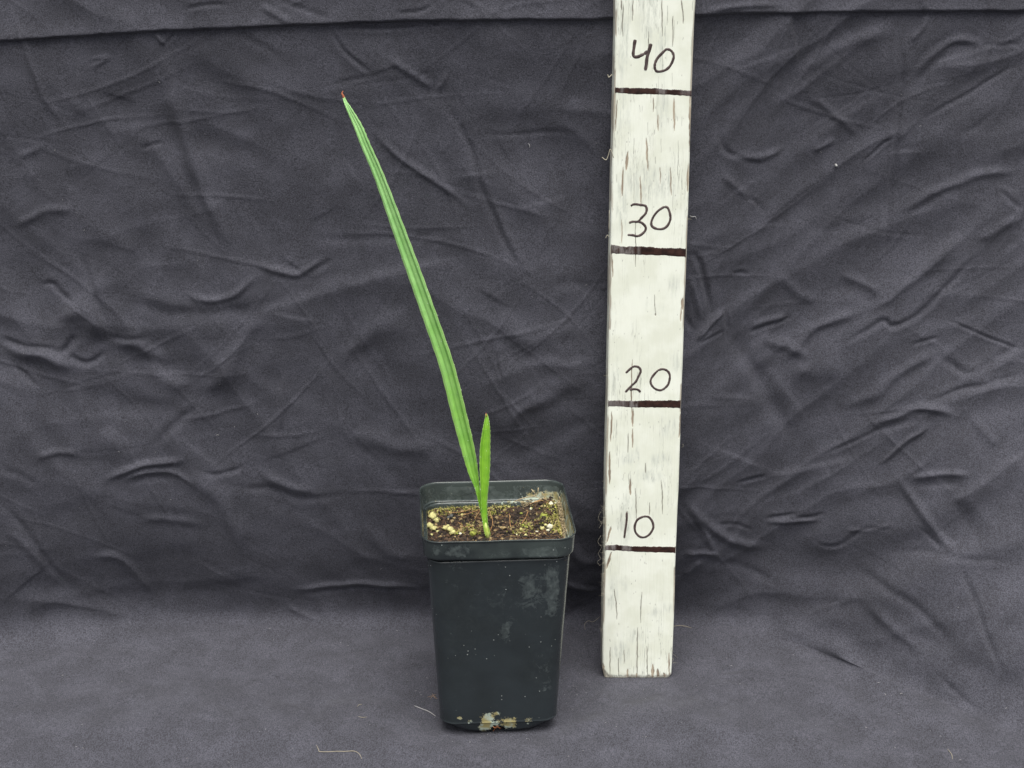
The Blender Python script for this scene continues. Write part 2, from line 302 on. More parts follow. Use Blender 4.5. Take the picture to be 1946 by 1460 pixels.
R_, V_, S_ = 'ridge', 'valley', 'saw'
LIP = [(-400, 90), (0, 76), (150, 68), (310, 57), (480, 50), (620, 44), (800, 38), (1000, 36), (1165, 34), (1320, 28), (1550, 22), (1760, 21), (1946, 19), (2350, 12)]
crease(LIP, S_, 6, 2.4, side=-1, W=27, fade=.03)
for a in [
 ([(10, 0), (35, 60), (60, 130), (85, 190), (130, 250)], R_, 3.2, 8), 
 ([(292, 62), (313, 90)], R_, 4, 5), ([(313, 90), (332, 62)], V_, 5, 5), ([(340, 20), (400, 8), (440, 10)], V_, 4, 6), ([(520, 0), (600, 28), (640, 34)], V_, 3, 8), ([(490, 10), (560, 48)], R_, 3, 8),
 ([(315, 90), (325, 170), (355, 270), (385, 360), (410, 420), (450, 500)], R_, 5.5, 13), ([(345, 200), (380, 290), (405, 350)], V_, 2.5, 12),
 ([(160, 115), (200, 112), (160, 135)], R_, 2, 6), ([(262, 285), (285, 277), (312, 274)], V_, 4, 6), ([(440, 60), (500, 90), (540, 120)], V_, 3, 10), ([(30, 300), (75, 280)], R_, 2, 9),
 ([(20, 440), (80, 405), (150, 395)], R_, 3, 10), ([(68, 545), (95, 543), (112, 560), (138, 582)], V_, 8, 8), ([(150, 480), (178, 560), (192, 600), (213, 632)], V_, 8, 10),
 ([(100, 610), (135, 590), (170, 600), (190, 650)], R_, 9, 20), ([(142, 636), (130, 660), (112, 676)], V_, 10, 9), ([(-10, 642), (40, 660), (95, 668), (122, 682)], V_, 10, 8),
 ([(122, 672), (150, 690), (175, 690), (205, 668)], V_, 9, 8), ([(0, 662), (60, 674), (110, 690), (150, 712)], R_, 8, 13), ([(18, 692), (45, 715), (72, 742)], V_, 9, 7), ([(200, 640), (240, 648), (285, 640)], V_, 5, 8),
 ([(210, 660), (260, 660), (330, 700)], R_, 4, 14), ([(215, 560), (300, 592), (380, 600), (470, 590), (560, 555)], V_, 5, 14),
 ([(340, 555), (390, 570), (440, 560), (500, 520)], R_, 4, 9), ([(480, 500), (530, 515), (570, 520), (612, 487)], R_, 4.5, 8), ([(560, 525), (600, 510), (640, 490)], V_, 4, 8),
 ([(500, 600), (470, 640), (430, 700), (370, 760)], R_, 5, 20), ([(390, 770), (350, 800), (290, 850)], V_, 5.5, 11), ([(545, 700), (535, 760), (530, 830)], R_, 3, 12),
 ([(280, 690), (320, 730), (370, 740)], R_, 4, 14), ([(170, 830), (210, 815), (260, 850)], V_, 4, 16), ([(40, 780), (90, 840), (140, 900)], V_, 5, 20),
 ([(190, 925), (230, 900), (275, 885), (330, 880), (360, 866)], R_, 6.5, 8), ([(228, 930), (245, 908), (290, 899), (335, 902), (378, 930)], R_, 4, 6), ([(240, 925), (290, 912), (340, 918)], V_, 4, 8),
 ([(330, 900), (400, 930), (440, 990), (480, 1050)], R_, 5, 17), ([(375, 890), (400, 902), (440, 898), (470, 885)], V_, 5, 7), ([(420, 930), (500, 930), (580, 950), (660, 940)], V_, 5, 10), ([(500, 900), (530, 920), (600, 935)], R_, 4, 10),
 ([(60, 870), (110, 862), (160, 868)], R_, 4, 9), ([(-5, 890), (40, 905), (80, 930)], V_, 4, 10),
 ([(-5, 955), (40, 1000), (80, 1060), (110, 1100), (145, 1135)], V_, 7.5, 9), ([(0, 1000), (50, 1040), (90, 1090)], R_, 3, 10), ([(170, 1070), (215, 1062), (250, 1085), (295, 1145)], R_, 4.5, 9), ([(250, 990), (300, 985), (400, 1000)], R_, 3, 10),
 ([(330, 1150), (430, 1120), (520, 1110)], V_, 4, 14), ([(540, 1122), (640, 1113), (710, 1110), (810, 1120)], R_, 4, 5), ([(550, 1132), (650, 1122), (720, 1118), (810, 1130)], V_, 4, 6),
 ([(540, 1150), (580, 1170), (620, 1185)], R_, 3, 7),
 ([(622, 50), (650, 95), (690, 128), (712, 145)], V_, 6, 6), ([(620, 54), (700, 56), (780, 54), (815, 36)], V_, 5, 5), ([(810, 34), (822, 48), (845, 52)], V_, 5, 4), ([(745, 26), (800, 22), (830, 4)], V_, 4, 6),
 ([(730, 105), (780, 140), (828, 175)], R_, 3.2, 9), ([(828, 176), (842, 160), (846, 140)], R_, 2.5, 6), ([(835, 185), (870, 240), (895, 290), (910, 350), (945, 430), (990, 520)], V_, 6, 9), ([(930, 370), (965, 450), (1010, 530)], R_, 2.4, 9),
 ([(700, 240), (760, 300), (840, 355), (900, 400)], R_, 3.6, 7), ([(895, 262), (1000, 258), (1110, 255)], V_, 2.2, 7), ([(620, 160), (680, 150), (715, 142)], V_, 2.4, 7), ([(560, 450), (700, 455), (900, 440)], V_, 2.2, 12),
 ([(630, 720), (700, 640), (800, 600)], R_, 4, 22), ([(930, 600), (1010, 640), (1130, 630)], R_, 4, 22), ([(950, 840), (1010, 760), (1130, 720)], R_, 5, 20), ([(970, 900), (1040, 840), (1140, 790)], V_, 4, 18), ([(660, 820), (740, 850), (840, 850)], R_, 4, 18),
 ([(1040, 560), (1080, 540), (1150, 560)], V_, 3, 14), ([(690, 1000), (740, 1050), (800, 1070)], R_, 3, 14), ([(1058, 1195), (1095, 1160), (1145, 1130)], V_, 9, 9), ([(1070, 1108), (1110, 1120), (1145, 1125)], R_, 6, 6), ([(1070, 1030), (1110, 1070), (1145, 1075)], R_, 3, 12),
 ([(1752, -20), (1758, 8), (1766, 24)], R_, 2, 8), ([(1775, -10), (1771, 20)], V_, 2, 7), ([(1766, 24), (1752, 60), (1730, 88)], R_, 3.5, 8), ([(1330, 25), (1400, 14), (1500, 10)], R_, 3, 6),
 ([(1712, 40), (1714, 150), (1706, 250), (1697, 330), (1685, 420), (1678, 520)], V_, 7.5, 9), ([(1500, 160), (1560, 112), (1620, 85), (1710, 60)], R_, 4, 13),
 ([(1735, 148), (1780, 105), (1815, 80), (1850, 80), (1880, 92)], R_, 4.5, 9), ([(1740, 160), (1790, 118), (1830, 100)], V_, 3.5, 8), ([(1855, 85), (1900, 88), (1960, 82)], V_, 3, 6), ([(1950, 118), (1885, 155), (1840, 185), (1745, 232)], V_, 5, 6), ([(1900, 205), (1860, 240), (1820, 260)], V_, 3, 8),
 ([(1374, 230), (1378, 280), (1405, 300), (1462, 312)], V_, 6, 8), ([(1380, 300), (1450, 300), (1500, 275)], R_, 3.5, 8), ([(1638, 316), (1660, 292), (1680, 272), (1702, 262)], V_, 6, 4), ([(1420, 375), (1440, 385), (1460, 410)], V_, 3.5, 6), ([(1370, 330), (1430, 380)], R_, 2.5, 8), ([(1535, 180), (1600, 230), (1635, 265)], R_, 2.6, 9), ([(1540, 290), (1590, 265)], R_, 2.5, 6),
 ([(1690, 410), (1740, 385), (1800, 360), (1860, 335), (1950, 320)], R_, 4.5, 10), ([(1720, 412), (1790, 372), (1830, 350)], V_, 3.5, 8), ([(1900, 360), (1925, 385), (1950, 400)], V_, 4, 7), ([(1530, 435), (1600, 440), (1680, 420)], V_, 3, 14),
 ([(1470, 695), (1520, 655), (1565, 617), (1655, 590)], R_, 5.5, 11), ([(1640, 605), (1700, 560), (1756, 512), (1801, 471), (1850, 440)], R_, 5.5, 12), ([(1850, 460), (1900, 430), (1950, 410)], R_, 4, 12),
 ([(1580, 662), (1640, 636), (1680, 613), (1695, 622), (1722, 612), (1753, 589), (1801, 547), (1862, 480)], V_, 9, 8), ([(1795, 606), (1860, 634), (1955, 670)], V_, 7, 4), ([(1728, 660), (1757, 648), (1788, 642)], V_, 6, 5),
 ([(1765, 672), (1800, 688), (1839, 710), (1881, 693), (1955, 640)], V_, 8, 11), ([(1750, 772), (1790, 757), (1825, 742), (1874, 731), (1955, 706)], V_, 9, 8), ([(1820, 725), (1900, 690), (1955, 665)], R_, 4, 14),
 ([(1590, 775), (1652, 755), (1704, 714), (1745, 684), (1800, 660)], R_, 5, 12), ([(1640, 812), (1704, 794), (1749, 776), (1790, 783), (1830, 798)], R_, 6.5, 8), ([(1650, 826), (1710, 808), (1760, 795)], V_, 5, 8),
 ([(1665, 890), (1721, 842), (1752, 820), (1770, 797)], R_, 6.5, 4.5), ([(1545, 872), (1617, 842), (1669, 818), (1700, 812)], V_, 5, 5), ([(1400, 923), (1430, 914), (1463, 906)], V_, 7, 5), ([(1725, 914), (1791, 902), (1850, 903)], R_, 6, 8), ([(1730, 928), (1800, 922), (1840, 922)], V_, 5, 10),
 ([(1322, 654), (1352, 620), (1386, 588)], R_, 7, 6), ([(1326, 658), (1365, 640), (1388, 632)], V_, 5, 5), ([(1386, 590), (1386, 615), (1392, 632)], V_, 6, 5), ([(1300, 484), (1326, 492), (1342, 540), (1354, 590), (1348, 615)], V_, 11, 8), ([(1308, 560), (1309, 610), (1328, 640)], V_, 7, 8), ([(1312, 520), (1330, 580), (1338, 620)], R_, 4, 8),
 ([(1385, 630), (1415, 660), (1437, 703), (1480, 790), (1520, 850)], V_, 10, 17), ([(1424, 640), (1464, 622), (1513, 603)], V_, 6, 5), ([(1430, 628), (1470, 608), (1500, 600)], R_, 3.5, 7), ([(1396, 526), (1412, 521), (1432, 524)], V_, 5, 5), ([(1480, 520), (1520, 560), (1560, 575)], R_, 3, 12), ([(1590, 520), (1640, 540), (1680, 560)], R_, 2.5, 9), ([(1450, 650), (1500, 660), (1540, 680)], R_, 5, 12),
 ([(1500, 720), (1570, 700), (1600, 730)], R_, 5, 26), ([(1560, 560), (1620, 555), (1680, 590)], V_, 3.5, 14), ([(1900, 850), (1860, 810), (1850, 780)], R_, 3, 12),
 ([(1300, 955), (1345, 1000), (1400, 1035), (1465, 1048)], R_, 6, 11), ([(1320, 985), (1350, 1030), (1365, 1060)], R_, 4, 8), ([(1452, 989), (1485, 984), (1518, 976)], V_, 7, 5), ([(1512, 986), (1540, 984), (1565, 976)], V_, 7, 4.5), ([(1455, 996), (1500, 994), (1560, 988)], R_, 4, 5), ([(1355, 1005), (1400, 1000), (1440, 1015)], V_, 4, 5),
 ([(1540, 1026), (1561, 1040), (1592, 1038), (1635, 1010), (1700, 1004)], V_, 7, 5.5), ([(1600, 1006), (1640, 1010), (1700, 998)], R_, 3, 5), ([(1296, 1058), (1330, 1055), (1372, 1058)], R_, 5, 5), ([(1296, 1104), (1320, 1080), (1340, 1068)], R_, 4, 5), ([(1300, 1040), (1350, 1070), (1420, 1090), (1500, 1130)], V_, 5, 12),
 ([(1700, 900), (1740, 960), (1790, 1030), (1830, 1060)], R_, 4.5, 10), ([(1740, 1000), (1790, 1050)], V_, 4, 6), ([(1815, 1060), (1850, 1140), (1880, 1220), (1915, 1300)], V_, 5, 9), ([(1600, 1075), (1680, 1120), (1741, 1158), (1815, 1235)], V_, 6, 12), ([(1640, 1140), (1700, 1200), (1760, 1240)], R_, 3.5, 12), ([(1650, 1060), (1740, 1050), (1800, 1060), (1950, 1070)], V_, 4, 10),
 ([(1770, 1270), (1810, 1310), (1850, 1345), (1895, 1370)], V_, 5, 9), ([(1590, 1270), (1650, 1340), (1700, 1400)], V_, 6, 22), ([(1675, 1395), (1705, 1440), (1720, 1480)], V_, 3.5, 8), ([(1560, 1210), (1600, 1235), (1660, 1300), (1720, 1330)], R_, 5, 16),
 ([(1500, 1160), (1600, 1150), (1700, 1210), (1800, 1250)], V_, 4, 20),
 ([(1045, 1362), (1110, 1334), (1160, 1296), (1190, 1290)], V_, 4, 8), ([(1365, 1278), (1400, 1276), (1445, 1267)], V_, 3.4, 4), ([(1370, 1286), (1410, 1284)], R_, 2, 4), ([(1470, 1298), (1510, 1290), (1545, 1280)], V_, 2.4, 4), ([(1320, 1310), (1380, 1302), (1430, 1310)], R_, 2.6, 8),
 ([(480, 1312), (515, 1280), (560, 1300), (620, 1330)], R_, 2.2, 8), ([(400, 1340), (470, 1363)], V_, 2, 8), ([(560, 1375), (700, 1345), (830, 1365)], R_, 4, 26), ([(690, 1255), (760, 1260), (825, 1300)], V_, 5, 16), ([(0, 1370), (70, 1352), (110, 1370)], R_, 2.4, 10), ([(300, 1440), (430, 1410), (600, 1395)], R_, 3, 14),
 ([(600, 1247), (720, 1242), (830, 1262)], V_, 3.2, 12), ([(0, 1250), (120, 1235), (300, 1232), (520, 1240)], V_, 2.5, 12), ([(950, 1440), (1080, 1400), (1200, 1350)], R_, 4, 30), ([(1280, 1420), (1380, 1380), (1480, 1400)], R_, 3, 26)]:
    crease(*a)
crease([(1810, 965), (1860, 925), (1900, 900), (1960, 862)], S_, 9, 9, side=1, W=60, fade=.2)
crease([(1440, 915), (1540, 890), (1640, 870)], S_, 4, 8, side=1, W=40, fade=.3)
crease([(480, 610), (600, 560), (760, 520), (900, 500)], S_, 5, 14, side=1, W=60)
crease([(900, 740), (1000, 700), (1150, 690)], S_, 5, 14, side=1, W=60)
# loose creasing everywhere, calmer on the floor
wall = sstep(-1, 3, SS)
q1 = fbm(X / 9 + 40, SS / 7 + 3, 3); q2 = fbm(X / 9 + 80, SS / 7 + 60, 3)
rid = 1 - np.abs(fbm(X / 7.5 + .6 * q1 + 11, SS / 6 + .6 * q2, 3)) * 2.2
rid2 = 1 - np.abs(fbm((X * .8 + SS * .6) / 5 + .8 * q2 + 31, (SS * .8 - X * .6) / 3.2 + .8 * q1, 2)) * 2.4
zone = sstep(-.15, .5, fbm(X / 11 + 7, SS / 11 + 2, 2) + .15)
def folds(ang, l1, l2, seed, eps=.03):      # creased cloth: flat facets meeting in sharp soft lines
    c, s_ = math.cos(ang), math.sin(ang); a = X * c + SS * s_; b = -X * s_ + SS * c
    n = fbm(a / l1 + seed, b / l2 + .35 * fbm(X / 8 + seed, SS / 8, 2) + seed * 1.7, 2); return -np.sqrt(n * n + eps ** 2)
rt = sstep(4, 14, X)
A1 = folds(.5, 16, 4.2, 3) * rt + folds(-.35, 14, 5, 23) * (1 - rt)
A2 = folds(.75, 12, 3, 47) * rt + folds(-1.0, 15, 4.2, 67) * (1 - rt)
A3 = folds(.15, 7, 2.6, 91, .05); A4 = folds(1.3, 9, 3.0, 131, .05)
H += ((15 * A1 + 10 * A2) * (.5 + .5 * np.maximum(rt, zone)) + (4 * A3 + 3.5 * A4) * (.3 + .7 * zone)) * (.10 + .90 * wall)
H *= 1.0
H += 6.0 * fbm(X / 12 + 4, SS / 12, 2) * (.3 + .7 * wall) + .8 * fbm(X / 1.9, SS / 1.9, 3) * (.12 + .88 * wall)
# many faint random creases, some in families that run the same way
rc = random.Random(11)
for k in range(300):
    u, v = rc.uniform(-300, 2250), rc.uniform(-150, 1190); a = rc.gauss(-.55 if u > 1250 else .25, .75); L = rc.uniform(80, 260); a2 = a + rc.uniform(-.3, .3)
    m1 = (u + L * math.cos(a), v + L * math.sin(a)); crease([(u, v), m1, (m1[0] + L * math.cos(a2), m1[1] + L * math.sin(a2))], rc.choice((R_, R_, V_)), rc.uniform(.4, 1.3), rc.uniform(3, 5.5), fade=.45)
for k in range(90):
    u, v = rc.uniform(-300, 2250), rc.uniform(-150, 1190); a = rc.gauss(-.5 if u > 1250 else .5, .8); L = rc.uniform(60, 200)
    crease([(u, v), (u + L * math.cos(a), v + L * math.sin(a))], S_, rc.uniform(.8, 2.2), rc.uniform(3, 6), rc.choice((1, -1)), rc.uniform(18, 45), .45)
for k in range(40):
    u, v = rc.uniform(-200, 2150), rc.uniform(1210, 1500); a = rc.uniform(-.5, .5); L = rc.uniform(40, 130)
    crease([(u, v), (u + L * math.cos(a), v + L * math.sin(a) * .5)], rc.choice((R_, V_)), rc.uniform(.4, 1.1), rc.uniform(3.5, 9), fade=.45)
for a in [([(-50, 1330), (250, 1290), (600, 1300), (800, 1340)], V_, 9, 38), ([(0, 1430), (300, 1380), (620, 1400), (900, 1450)], R_, 9, 42), ([(1130, 1330), (1300, 1300), (1500, 1330), (1700, 1420)], V_, 8, 40), ([(1240, 1210), (1500, 1215), (1640, 1270), (1800, 1370), (1980, 1430)], R_, 10, 26), ([(1520, 1330), (1640, 1400), (1700, 1480)], V_, 9, 34), ([(1050, 1420), (1250, 1370), (1450, 1400)], R_, 8, 40), ([(1700, 1160), (1850, 1270), (1990, 1330)], V_, 8, 30), ([(690, 1330), (760, 1345), (850, 1395), (960, 1405), (1050, 1365), (1130, 1330)], V_, 5, 16),
          ([(-20, 1232), (150, 1205), (400, 1208), (700, 1206)], R_, 5, 22)]: crease(*a, fade=.25)
# the feet of pot and stick press the sheet flat
foot = np.maximum(sstep(7.2, 4.2, np.hypot(X + 1.0, Y - 91.9)), sstep(4.5, 2.9, np.hypot(X - 8.5, Y - 96)))
foot = foot * (Z < 3)
HH = H / 28.; HH = HH * (1 - foot) + foot * (-.02)
flo = sstep(3, -1, SS); HH = HH * (1 - .25 * flo) + flo * (1 - foot) * .12 * 1
CL = P0 + N0 * HH[..., None]
cloth = mesh_np('backdrop_cloth', CL.reshape(-1, 3), grid_faces(*X.shape), MC, origin=(0, 95, 0))
tag(cloth, 'creased charcoal suede cloth hung as a backdrop and spread under the pot and stick', 'cloth')
CLF = CL.reshape(-1, 3); NLF = normals(CL).reshape(-1, 3)
if NLF[:, 2].mean() < 0: NLF = -NLF
CUV = pix(CLF)
def on_cloth(u, v, off=.03):
    i = int(np.argmin((CUV[:, 0] - u) ** 2 + (CUV[:, 1] - v) ** 2)); return CLF[i] + NLF[i] * off

# ------------------------------------------------------------------ the measuring stick
XP, YP, LEAN, WB, H0, TB = 8.492, 95.07, .016, 4.70, .385, 2.0
UVv = np.array([0, math.sin(LEAN), math.cos(LEAN)]); NB = np.array([0, -math.cos(LEAN), math.sin(LEAN)])
def board_uv(u, v):                          # photo pixel -> (across, up) on the board's front, cm
    r = ray(u, v); o = np.array([XP - WB / 2, YP, 0]) - np.array([0, 0, CAMZ])
    s = (o @ NB) / (r @ NB); p = r * s - o; return np.array([p[0], p @ UVv])
def board_pt(a, b, h=0.): return np.array([XP - WB / 2 + a, YP, 0]) + UVv * b + NB * h
stick = root('measuring_stick', (XP, YP + 1, 0), 'upright peeling white painted wooden stick hand numbered 10 to 40', 'measuring stick')
du, dv, HB = .026, .05, 56.
na = int(WB / du) + 1; nb = int(HB / dv) + 1
A, B = np.meshgrid(np.linspace(0, WB, na), np.linspace(0, HB, nb))
wood = np.zeros_like(A); grey = np.zeros_like(A); dirt = np.zeros_like(A)
def sliver(x0, y0, x1, y1, wpx, amt_w=1., amt_d=0., jag=.5):
    a0, b0 = board_uv(x0, y0); a1, b1 = board_uv(x1, y1)
    if b1 < b0: a0, b0, a1, b1 = a1, b1, a0, b0
    t = (B - b0) / max(b1 - b0, .01); k = (t > 0) & (t < 1)
    wob = .035 * (vnoise(B * 3.1 + x0, B * 0 + y0) - .5) + .05 * (vnoise(B * 1.1 + x0, B * 0) - .5)
    hw = .72 * wpx / 29. / 2 * (1 - np.abs(2 * t - 1) ** 3) * (.55 + .9 * jag * vnoise(B * 4 + x1, B * 0 + y1)) + .004
    d = np.abs(A - (a0 + (a1 - a0) * t + wob)); m = np.where(k, sstep(hw + .016, hw - .006, d), 0)
    np.maximum(wood, m * amt_w, out=wood); np.maximum(dirt, m * amt_d, out=dirt)
for s in [(1280, 186, 1281, 250, 5), (1250, 218, 1251, 250, 3), (1241, 186, 1241, 214, 2.5), (1193, 288, 1190, 325, 7), (1228, 262, 1231, 325, 4), (1312, 184, 1311, 290, 6), (1184, 318, 1182, 374, 5), (1217, 335, 1218, 390, 3.5),
          (1274, 318, 1276, 372, 3), (1254, 318, 1255, 350, 2), (1307, 322, 1306, 366, 5), (1181, 418, 1182, 464, 2), (1298, 566, 1297, 590, 7), (1294, 583, 1293, 612, 3), (1201, 684, 1200, 790, 3), (1203, 778, 1203, 812, 6), (1202, 815, 1202, 852, 4),
          (1163, 782, 1161, 840, 5), (1160, 858, 1158, 922, 6), (1197, 910, 1199, 942, 6), (1293, 787, 1290, 833, 6), (1161, 1001, 1153, 1032, 6), (1161, 1049, 1152, 1082, 7), (1164, 488, 1164, 528, 3), (1164, 90, 1163, 160, 3), (1172, 190, 1169, 250, 3), (1191, 972, 1191, 985, 6),
          (1192, 1272, 1192, 1291, 6), (1209, 1280, 1209, 1291, 5), (1240, 1262, 1241, 1291, 9), (1250, 1272, 1251, 1291, 9), (1262, 1280, 1263, 1291, 8), (1272, 1240, 1272, 1291, 4), (1146, 1262, 1147, 1291, 5), (1300, 640, 1299, 700, 3)]:
    sliver(*s)
for s in [(1208, 420, 1208, 508, 1.6), (1194, 824, 1194, 862, 2), (1208, 928, 1209, 988, 2), (1234, 955, 1235, 980, 2), (1257, 912, 1259, 978, 2), (1227, 880, 1227, 900, 2), (1219, 1126, 1218, 1184, 1.6), (1170, 1140, 1172, 1178, 2.2), (1211, 1192, 1211, 1292, 2.6), (1229, 1228, 1230, 1292, 2.2), (1159, 1230, 1159, 1288, 2), (1175, 1250, 1175, 1289, 2), (1186, 1235, 1186, 1262, 1.5),
          (1180, 0, 1181, 20, 3), (1203, 0, 1203, 40, 2), (1295, 0, 1299, 45, 3), (1258, 0, 1258, 70, 2), (1184, 10, 1183, 70, 2), (1244, 560, 1246, 600, 1), (1167, 1120, 1172, 1150, 2), (1246, 595, 1246, 600, 3), (1279, 30, 1278, 90, 2), (1232, 60, 1232, 130, 1.5)]:
    sliver(s[0], s[1], s[2], s[3], s[4], .25, 1.)
rr = np.random.default_rng(3)
for k in range(150):                         # hairline paint cracks, densest from 30 up and near the foot
    zone_ = rr.random()
    v = rr.uniform(-260, 390) if zone_ < .86 else (rr.uniform(1180, 1290) if zone_ < .93 else rr.uniform(860, 980))
    u = 973 + 235 + (1290 - v) * .028 + rr.normal(10 if v < 400 else 0, 38 if v < 400 else 42); L = min(90, rr.lognormal(2.9, .7)) if v < 400 else rr.uniform(5, 22)
    sliver(u, v, u + rr.uniform(-1, 1), v + L, rr.uniform(.15, .8), 0, rr.uniform(.2, .8))
for k in range(150):                          # fly specks
    u = rr.uniform(1150, 1300); v = rr.uniform(100, 1280); sliver(u, v, u, v + rr.uniform(2, 4), rr.uniform(.8, 1.8), 0, .5)
def blot(x, y, rx, ry, a):
    ca, cb = board_uv(x, y); g = np.exp(-((A - ca) / (rx / 29.)) ** 2 - ((B - cb) / (ry / 28.)) ** 2); np.maximum(grey, g * a, out=grey)
for b in [(1235, 20, 22, 70, 1), (1185, 60, 12, 90, 1), (1255, 90, 12, 60, .8), (1182, 220, 14, 50, .8), (1258, 210, 16, 50, .6), (1230, 350, 60, 40, .9), (1183, 400, 16, 60, .8), (1200, 870, 20, 16, 1), (1255, 875, 22, 18, .9), (1236, 905, 25, 14, 1), (1195, 965, 18, 30, 1), (1190, 1000, 14, 40, .9), (1280, 545, 16, 26, .8), (1290, 690, 12, 24, 1), (1272, 815, 16, 26, .8), (1170, 720, 12, 50, .7), (1185, 1110, 14, 22, .7), (1165, 1130, 14, 50, .8), (1245, 1165, 16, 14, .8), (1200, 1210, 26, 20, .8), (1270, 1155, 10, 12, 1), (1250, 590, 30, 20, .5), (1180, 1240, 24, 30, .9), (1225, 1040, 14, 20, .3)]:
    blot(*b)
grey = np.clip(grey + .35 * sstep(.1, .7, fbm(A / .5 + 3, B / 3, 3)), 0, 1)
edge = np.minimum(A, WB - A); en = .09 + .1 * vnoise(B * 1.4, (A > WB / 2) * 7.)
wl = sstep(en * .75, en * .3, edge) * sstep(.45, .6, vnoise(B * .55 + 4, (A > WB / 2) * 9.)); np.maximum(wood, wl * .75, out=wood)
np.maximum(wood, .5 * sstep(.35, .05, B) * sstep(.45, .62, vnoise(A * 2.2 + 3, B * 2)), out=wood)
hgt = -.028 * wood - .018 * dirt * (wood < .5) + .006 * fbm(A * 9, B / 1.5, 3) - .02 * sstep(.12, 0, edge) ** 2 * 3
Bo = B.copy(); low = sstep(1.2, 0, B)        # worn, uneven foot with rounded corners
worn = .02 + .06 * vnoise(A * 2.6, A * 0 + 2) + .03 * vnoise(A * 9, A * 0) + .48 * sstep(.7, 0, A) ** 2 + .16 * sstep(.35, 0, WB - A) ** 2
worn = worn + .06 * (vnoise(A * 14, A * 0 + 5) > .62)
Bo += low * (worn - .02); hgt -= .05 * sstep(.12, 0, B)
Ao = A + .05 * (vnoise(B * .35 + 2, B * 0) - .5) * sstep(.6, 0, edge) * np.sign(A - WB / 2)
rows = []
nsd = 10
for s_ in range(nb):
    pass
front = np.array([XP - WB / 2, YP, 0]) + Ao[..., None] * np.array([1, 0, 0]) + Bo[..., None] * UVv + hgt[..., None] * NB
dep = np.linspace(TB, .05, nsd)
lft = front[:, :1, :] * 1.0 + (-NB) * 0; lft = np.concatenate([front[:, :1] - NB * d + np.array([-.03 * math.sin(math.pi * (d / TB)) - .02, 0, 0]) for d in dep], 1)
rgt = np.concatenate([front[:, -1:] - NB * d + np.array([.02, 0, 0]) for d in dep[::-1]], 1)
ring = np.concatenate([lft, front, rgt], 1); nc = ring.shape[1]
ew = lambda M_, s_: np.repeat(M_, s_, 1)
sw = .55 * sstep(.45, .7, vnoise(ew(B[:, :1], nsd) * .9, np.tile(dep, (nb, 1)) * 2)); z_ = lambda q: np.concatenate([q[0], q[1], q[2]], 1).ravel()
wood_r = z_([sw, wood, sw]); grey_r = z_([sw * 0 + .7, grey, sw * 0 + .5]); dirt_r = z_([sw * .3, dirt, sw * .3])
Vb = ring.reshape(-1, 3); Fb = grid_faces(nb, nc)
back = np.array([[(r + 1) * nc, r * nc, r * nc + nc - 1, (r + 1) * nc + nc - 1] for r in range(nb - 1)])
inn = ring[0].copy(); ctr = inn.mean(0); inn = ctr + (inn - ctr) * .94 - UVv * 0; inn[:, 2] = np.minimum(inn[:, 2], .06) * 0 + .012
topi = len(Vb); Vb = np.concatenate([Vb, inn, [ctr * [1, 1, 0] + [0, 0, .012]], [ring[-1].mean(0)]])
cap = [[j, topi + j, topi + (j + 1) % nc, (j + 1) % nc] for j in range(nc)] 
Fq = np.concatenate([Fb, back, np.array(cap)])
mid = topi + nc; tri = np.array([[topi + j, mid, mid, topi + (j + 1) % nc] for j in range(0)]) 
pad = lambda a, v: np.concatenate([a, np.full(nc + 2, v)])
board = mesh_np('board', Vb, Fq, MB, stick, attrs={'wood': pad(wood_r, .6), 'grey': pad(grey_r, .5), 'dirt': pad(dirt_r, .2)})
bc = Bag(); bc.add(list(inn) , [tuple(range(nc))]); bc.build('end_grain', simple('end_grain', (150, 130, 104), .8), stick, False)

def band(top, bot, worn_ranges, sc_, off):
    T = [board_uv(off[0] + x / sc_, off[1] + y / sc_) for x, y in top]; Bm = [board_uv(off[0] + x / sc_, off[1] + y / sc_) for x, y in bot]
    T = np.array(T); Bm = np.array(Bm); a0 = max(T[0, 0], -.0) + .02; a1 = min(T[-1, 0], WB) - .02; n = 150; k = 9
    aa = np.linspace(a0, a1, n); t = np.interp(aa, T[:, 0], T[:, 1]); b = np.interp(aa, Bm[:, 0], Bm[:, 1])
    t = t + .035 * (vnoise(aa * 5, aa * 0 + off[1]) - .5) + .03 * (vnoise(aa * 17, aa * 0) - .5); b = b + .035 * (vnoise(aa * 5 + 9, aa * 0 + off[1]) - .5)
    V = []; wr = []
    for j in range(k):
        f = j / (k - 1)
        for i in range(n):
            hh = .012 if 0 < j < k - 1 and 0 < i < n - 1 else -.012
            hh += .004 * fbm(np.array([aa[i] * 2.]), np.array([f * 8 + off[1]]), 2)[0]
            V.append(board_pt(aa[i], b[i] + (t[i] - b[i]) * f, hh))
            x = (aa[i] - a0) / (a1 - a0); wr.append(max([0.] + [am * float(sstep(r0 - .03, r0 + .02, x) * sstep(r1 + .03, r1 - .02, x)) for r0, r1, am in worn_ranges]))
    o = mesh_np('mark_line', np.array(V), grid_faces(k, n), MK, stick, attrs={'worn': wr})
    return o
band([(175, 757), (350, 760), (530, 765), (640, 772), (855, 785)], [(175, 806), (300, 820), (600, 824), (855, 838)], [(.55, .66, .8), (.86, 1, .6), (.07, .1, .7)], 4.5625, (1130, 0))
band([(140, 660), (230, 672), (440, 674), (540, 684), (805, 690)], [(140, 742), (390, 756), (600, 760), (805, 776)], [(0, .3, .85), (.36, .38, .8)], 4.5625, (1130, 320))
band([(190, 518), (430, 520), (700, 515), (795, 520)], [(190, 570), (390, 580), (600, 583), (795, 587)], [(0, .26, .7), (.3, .4, .95)], 4.294, (1110, 640))
